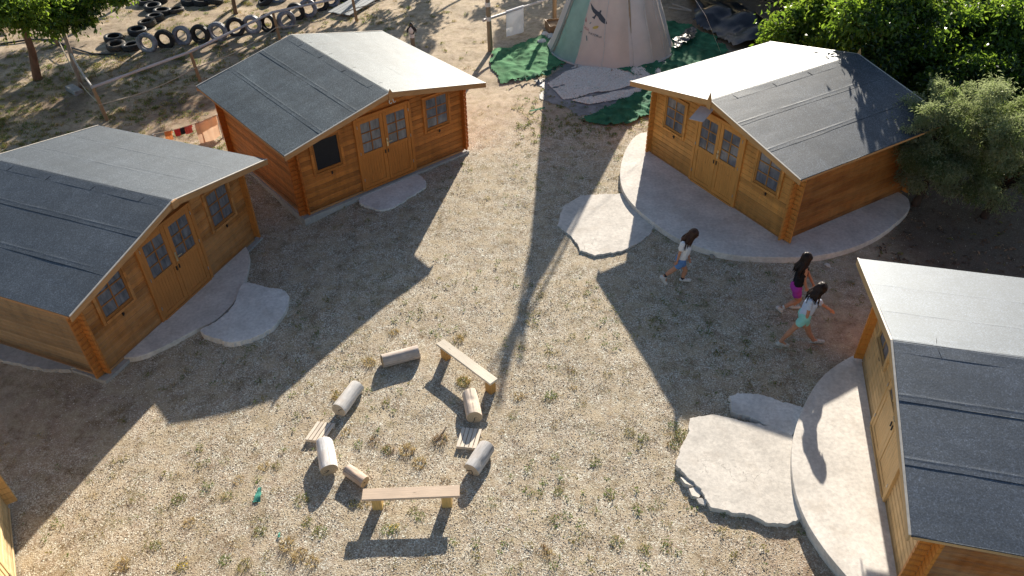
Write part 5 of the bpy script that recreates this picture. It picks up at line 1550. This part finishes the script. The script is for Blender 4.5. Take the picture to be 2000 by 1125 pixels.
stand = [(292, 99, 'g', .04), (326, 92, 'k', -.1), (360, 85, 'g', .06), (395, 82, 'k', .12), (429, 77, 'g', -.05), (463, 68, 'k', .35), (496, 63, 'g', .15), (527, 60, 'k', -.15), (562, 54, 'g', .5), (580, 38, 'k', .1), (604, 31, 'g', .3), (627, 20, 'k', .55), (650, 12, 'g', .6), (674, 2, 'k', .5)]
for i, (u, v, k, tw) in enumerate(stand):
    p = at(u, v)
    cn = 'grey painted' if k == 'g' else 'black'
    tyre(k, (p.x, p.y, p.z + .27), (R(90) + .12 * math.sin(i * 2.3) - .12, .0, tw - .05 + .15 * math.sin(i * 1.7)), f'{cn} tyre standing on edge, {ORD[i]} from the left in the upright row', 'tyres standing on edge in a row')
flat = [(224, 80, 'k'), (229, 95, 'd'), (259, 96, 'k'), (270, 66, 'k'), (289, 50, 'd'), (304, 39, 'k'), (318, 28, 'k'), (300, 19, 'k'), (345, 23, 'd'), (287, 8, 'k'), (313, 4, 'k'), (290, -3, 'k')]
fl_l = ['black tyre lying behind the dusty one at the left end of the tyre line', 'dusty brown tyre lying flat at the left end of the tyre line', 'black tyre lying flat touching the first upright tyre', 'black tyre lying flat just behind the first upright tyre', 'dusty grey brown tyre lying in the middle of the chain of flat tyres', 'black tyre lying next beyond the dusty grey brown one', 'black tyre lying in the chain beside the one set apart', 'black tyre lying alone on the left of the upper chain', 'thin worn tyre lying apart on the right of the chain', 'black tyre at the bottom of the small stack near the top edge', 'black tyre beside the small stack near the top edge', 'black tyre on top of the small stack near the top edge']
for i, (u, v, k) in enumerate(flat):
    p = at(u, v)
    lift = .2 if i == 11 else 0
    tyre(k, (p.x, p.y, p.z + .10 + lift - (.05 if i == 8 else 0)), (R(4) * math.sin(i * 2), R(4) * math.cos(i * 3), i), fl_l[i], 'tyres lying flat in a chain', .97 if i != 8 else .9)
pile = [(372, 8), (395, 8), (420, 6), (382, -6), (408, -6), (520, 6), (545, 0)]
pl_l = ['leftmost black tyre of the pile at the top edge', 'middle black tyre of the pile at the top edge', 'rightmost black tyre of the pile at the top edge', 'left rear tyre of the pile at the top edge', 'right rear tyre of the pile at the top edge', 'dark tyre lying behind the upright row at the top edge', 'pale tyre lying behind the upright row at the top edge']
for i, (u, v) in enumerate(pile):
    p = at(u, v); tyre('g' if i == 6 else 'k', (p.x, p.y, p.z + (.30 if i in (3, 4) else .1)), (.1 * i, .05, i), pl_l[i], 'tyres piled at the top edge')
# wooden ramp / boardwalk
P = [at(650, 20, .12), at(735, -32, .12), at(772, -22, .12), at(672, 32, .12)]
c = sum(P, Vector()) / 4
rampo = empty('plank_platform', (c.x, c.y, gz(c.x, c.y)), 0, 'grey plank platform on the ground beyond the rope fence', 'platform')
mg = wood('grey_planks', (0.33, 0.35, 0.36), (0.22, 0.23, 0.24), 'x', knots=False)
ex = ((P[1] - P[0]) + (P[2] - P[3])) / 2; ey = ((P[0] - P[3]) + (P[1] - P[2])) / 2
a_ = math.atan2(ex.y, ex.x); Lx, Wy = ex.length, ey.length
for i in range(5):
    y0_ = -Wy / 2 + Wy * i / 5
    MB().bevbox(-Lx / 2 + .04 * (i % 2), Lx / 2, y0_ + .008, y0_ + Wy / 5 - .008, .10, .13, .004, Matrix.Rotation(a_, 4, 'Z')).build('plank', mg, rampo)
for x in (-Lx * .4, 0, Lx * .4): MB().box(x - .05, x + .05, -Wy / 2, Wy / 2, 0, .098, Matrix.Rotation(a_, 4, 'Z')).build('bearer', mg, rampo)

# ------------------------------------------------------------------ trees
def foliage(name, clumps, n, size, wr, mats, weights, parent, droop=0.3, seed=0):
    """clumps: list of (center, radius vec, weight); many leaf faces through the crown"""
    r_ = np.random.default_rng(seed)
    C = np.array([c for c, r, w in clumps]); Rr = np.array([r for c, r, w in clumps]); W = np.array([w for c, r, w in clumps], float); W /= W.sum()
    ci = r_.choice(len(C), n, p=W)
    d = r_.normal(0, 1, (n, 3)); d /= np.linalg.norm(d, axis=1, keepdims=True)
    rad = r_.random(n) ** 0.45 * (1 + 0.9 * (r_.random(n) < .22) * r_.random(n))
    c = C[ci] + d * rad[:, None] * Rr[ci]
    dirn = d * 0.8 + r_.normal(0, .6, (n, 3)) + np.array([0, 0, -droop])
    nrm = r_.normal(0, .55, (n, 3)) + np.array([0, 0, 1.0]) + d * .3
    L = r_.uniform(.65, 1.25, n) * size
    V = leaf_quads(c, dirn, nrm, L, wr)
    mi = np.repeat(r_.choice(len(mats), len(C), p=weights)[ci], 2)
    alt = np.repeat(r_.random(n) < .4, 2)
    mi = np.where(alt, np.repeat(r_.choice(len(mats), n, p=weights), 2), mi)
    return np_mesh(name, V, 3, mats, parent, mi, False, leaf_faces(n))

def make_clumps(center, radii, k, cr, seed, low=-1.0, f0=.45, f1=1.0):
    r_ = random.Random(seed); out = []
    while len(out) < k:
        d = Vector((r_.gauss(0, 1), r_.gauss(0, 1), r_.gauss(0, 1))).normalized()
        if d.z < low: continue
        f = r_.uniform(f0, f1)
        p = Vector(center) + Vector((d.x * radii[0], d.y * radii[1], d.z * radii[2])) * f
        s = cr * r_.uniform(.6, 1.35)
        out.append((tuple(p), (s * r_.uniform(.7, 1.5), s * r_.uniform(.7, 1.5), s * r_.uniform(.5, 1.1)), s ** 1.6))
    return out

def tree(name, base, fork, clumps, n, size, wr, mats, weights, label, cat, trunk_r, bark, group=None, seed=0, limbs=9):
    root = empty(name, base, 0, label, cat, group)
    b = Vector(base)
    fk = Vector(fork) - b
    m1 = fk * .5 + Vector((.04, .03, 0))
    tr = MB().tube([(0, 0, -.15), (0, 0, .1), m1, fk], [trunk_r * 1.35, trunk_r * 1.05, trunk_r * .9, trunk_r * .75], 10, wob=.2)
    r_ = random.Random(seed + 5)
    for c, r, w in r_.sample(clumps, min(limbs, len(clumps))):
        e = Vector(c) - b
        md = fk.lerp(e, .5) + Vector((r_.uniform(-.1, .1), r_.uniform(-.1, .1), .12))
        tr.tube([fk * .92, md, e], [trunk_r * .55, trunk_r * .3, trunk_r * .1], 6, wob=.2)
    tr.build('trunk', bark, root, True)
    cl = [((c[0] - b.x, c[1] - b.y, c[2] - b.z), r, w) for c, r, w in clumps]
    foliage('crown', cl, n, size, wr, mats, weights, root, seed=seed)
    return root
BARK = simple('bark', (0.17, 0.105, 0.065), 0.85, 0.35, 10, 0.2, stretch=(1, 1, .25), bmp=.6, bscale=25)
BARKO = simple('dark_bark', (0.07, 0.052, 0.04), 0.9, 0.35, 10, 0.2, stretch=(1, 1, .25), bmp=.6, bscale=25)
BARKR = simple('reddish_bark', (0.20, 0.10, 0.06), 0.85, 0.35, 10, 0.2, stretch=(1, 1, .25), bmp=.6, bscale=25)
L_BRIGHT = leaf_mat('leaf_bright', (0.075, 0.130, 0.020), (0.33, 0.47, 0.05), .38, .5, .5)
L_MID = leaf_mat('leaf_mid', (0.052, 0.105, 0.018), (0.26, 0.42, 0.04), .36, .5, .45)
L_DARK = leaf_mat('leaf_dark', (0.022, 0.050, 0.014), (0.06, 0.12, 0.02), .34, .5, .35)
O_GREY = leaf_mat('olive_leaf_grey', (0.24, 0.28, 0.165), (0.37, 0.43, 0.20), .42, .45, .5)
O_GREEN = leaf_mat('olive_leaf_green', (0.11, 0.15, 0.06), (0.25, 0.33, 0.095), .40, .45, .5)
O_PALE = leaf_mat('olive_leaf_pale', (0.32, 0.35, 0.235), (0.40, 0.46, 0.22), .45, .4, .5)
LB = [L_BRIGHT, L_MID, L_DARK]
hedge = 'leafy green trees behind the golden cabin'
H_ = [((9.3, 21.2), (1.9, 1.7, 1.35), 1.75, .44, 'bright green broadleaf tree behind the far back corner of the golden cabin', [.5, .38, .12], 20000),
      ((11.6, 20.3), (1.7, 1.5, 1.45), 1.75, .44, 'dense green tree above the grey olive, right of the cabin ridge', [.30, .48, .22], 18000),
      ((14.0, 19.6), (1.8, 1.7, 1.6), 1.9, .45, 'dark leafy tree at the right edge of the photo', [.16, .42, .42], 17000),
      ((11.8, 23.4), (2.2, 1.8, 1.6), 2.1, .46, 'tall green tree at the top right, rearmost of the leafy trees', [.35, .45, .20], 17000),
      ((15.4, 22.4), (2.2, 2.0, 1.7), 2.3, .46, 'dark tree in the top right corner', [.18, .42, .40], 14000),
      ((13.6, 17.3), (1.3, 1.0, 1.1), 1.35, .40, 'low dark tree behind the rightmost olive', [.08, .37, .55], 11000),
      ((10.4, 28.0), (1.2, 1.2, 1.3), 1.45, .42, 'dark bushy tree behind the middle of the black plastic heap', [.08, .32, .60], 9000),
      ((9.3, 30.4), (1.2, 1.1, 1.3), 1.45, .42, 'dark bushy tree behind the far end of the black plastic heap', [.08, .32, .60], 8000),
      ((11.3, 25.9), (1.1, 1.1, 1.3), 1.5, .42, 'dark bushy tree behind the near end of the black plastic heap', [.12, .38, .50], 9000),
      ((9.35, 18.85), (1.15, 1.0, 1.45), 2.7, .36, 'leafy tree touching the back edge of the golden cabin roof', [.25, .45, .30], 13000),
      ((11.6, 18.0), (1.2, .8, 1.0), 1.25, .38, 'low dark leafy tree just behind the smaller olive', [.10, .40, .50], 11000)]
for i, (xy, rad, zc_, cr, lab, w, n) in enumerate(H_):
    z0 = gz(*xy)
    cl = make_clumps((xy[0], xy[1], zc_), rad, 60, cr, 100 + i)
    tree('broadleaf_tree', (xy[0], xy[1], z0), (xy[0] + .1, xy[1] - .05, zc_ - rad[2] * .55), cl, n, .165, .5, LB, w, lab, 'tree', .09, BARK, hedge, 200 + i)
# olives
ol = [((9.42, 14.95), (1.08, 0.9, 1.2), 1.72, 'grey green olive tree at the right corner of the golden cabin', 44000),
      ((10.75, 14.4), (1.15, 1.0, 1.45), 1.86, 'larger grey green olive tree at the right edge of the photo', 54000)]
for i, (xy, rad, zc_, lab, n) in enumerate(ol):
    cl = make_clumps((xy[0], xy[1], zc_), rad, 105, .23, 300 + i, -.95, .45, 1.15)
    tree('olive_tree', (xy[0], xy[1], gz(*xy)), (xy[0] + .05, xy[1], .75), cl, n, .078, .20, [O_GREY, O_GREEN, O_PALE], [.42, .33, .25], lab, 'olive tree', .09, BARKO, 'olive trees', 400 + i, 14)
# tree at the top left
bt = at(75, 155); ft = aty(46, 52, bt.y)
cl = make_clumps((-13.6, 21.2, 3.25), (2.0, 1.5, .85), 46, .40, 500)
cl += make_clumps((-15.2, 22.0, 3.2), (1.3, 1.5, .9), 26, .42, 501)
for k_, (u_, v_, z_) in enumerate(((150, 8, 2.7), (205, -5, 2.8), (120, 30, 2.5), (60, 20, 2.7))):
    q_ = atz(u_, v_, z_)
    cl += make_clumps((q_.x, q_.y, q_.z), (.75, .7, .42), 14, .30, 510 + k_)
tree('garden_tree', bt, ft + Vector((0, 0, .15)), cl, 22000, .15, .5, LB, [.50, .38, .12], 'leafy tree at the top left with a bare reddish trunk', 'tree', .12, BARKR, None, 502)
# trees beyond the top edge that shade the rough ground
oft = [(at(461, 27), .07), (Vector((-14.2, 31.8, 0)), .1), (Vector((-7.2, 31.5, 0)), .1), (Vector((-2.0, 34.4, 0)), .1), (Vector((2.9, 36.5, 0)), .1), (Vector((6.6, 33.5, 0)), .1), (Vector((10.4, 31.0, 0)), .1), (Vector((8.0, 36.5, 0)), .1), (Vector((-11.8, 31.4, 0)), .1), (Vector((13.5, 27.5, 0)), .1),
       (Vector((-9.6, 31.9, 0)), .1), (Vector((-4.8, 33.0, 0)), .1), (Vector((9.2, 33.6, 0)), .1), (Vector((11.8, 28.6, 0)), .1)]
tl = ['thin trunked tree at the top edge behind the tyres', 'tree beyond the top edge, left of the tyre chain', 'tree beyond the top edge behind the upright tyres', 'tree beyond the top edge shading the plank platform', 'tree beyond the top edge shading the bare earth', 'tree beyond the top edge behind the tipi', 'shady tree beyond the black plastic heap', 'second shady tree row behind the black plastic heap', 'tree beyond the top edge above the top left tree', 'tree beyond the top edge right of the plastic heap', 'tree beyond the top edge behind the flat tyre chain', 'tree beyond the top edge between platform and upright tyres', 'shady tree beyond the guy rope', 'shady tree behind the row of leafy green trees']
for i, (p, r0) in enumerate(oft):
    p = Vector((p.x, p.y, gz(p.x, p.y)))
    dense = i in (5, 6, 7, 9, 12, 13)
    left = i in (1, 2, 8, 10, 11)
    zc_ = 4.0 if i == 0 else 4.1 if left else (3.6 if not dense else 2.6)
    cl = make_clumps((p.x, p.y, zc_), (1.3, 1.3, 1.9) if left else (1.8, 1.5, 1.7) if not dense else (2.2, 2.0, 2.0), 30 if not dense else 50, .36 if not dense else .5, 600 + i)
    tree('shade_tree', p, p + Vector((.05, .05, zc_ - .9)), cl, 5200 if left else 4600 if not dense else 13000, .19, .5, LB, [.3, .5, .2], tl[i], 'tree', r0, BARK, 'trees along the far side of the yard', 700 + i)
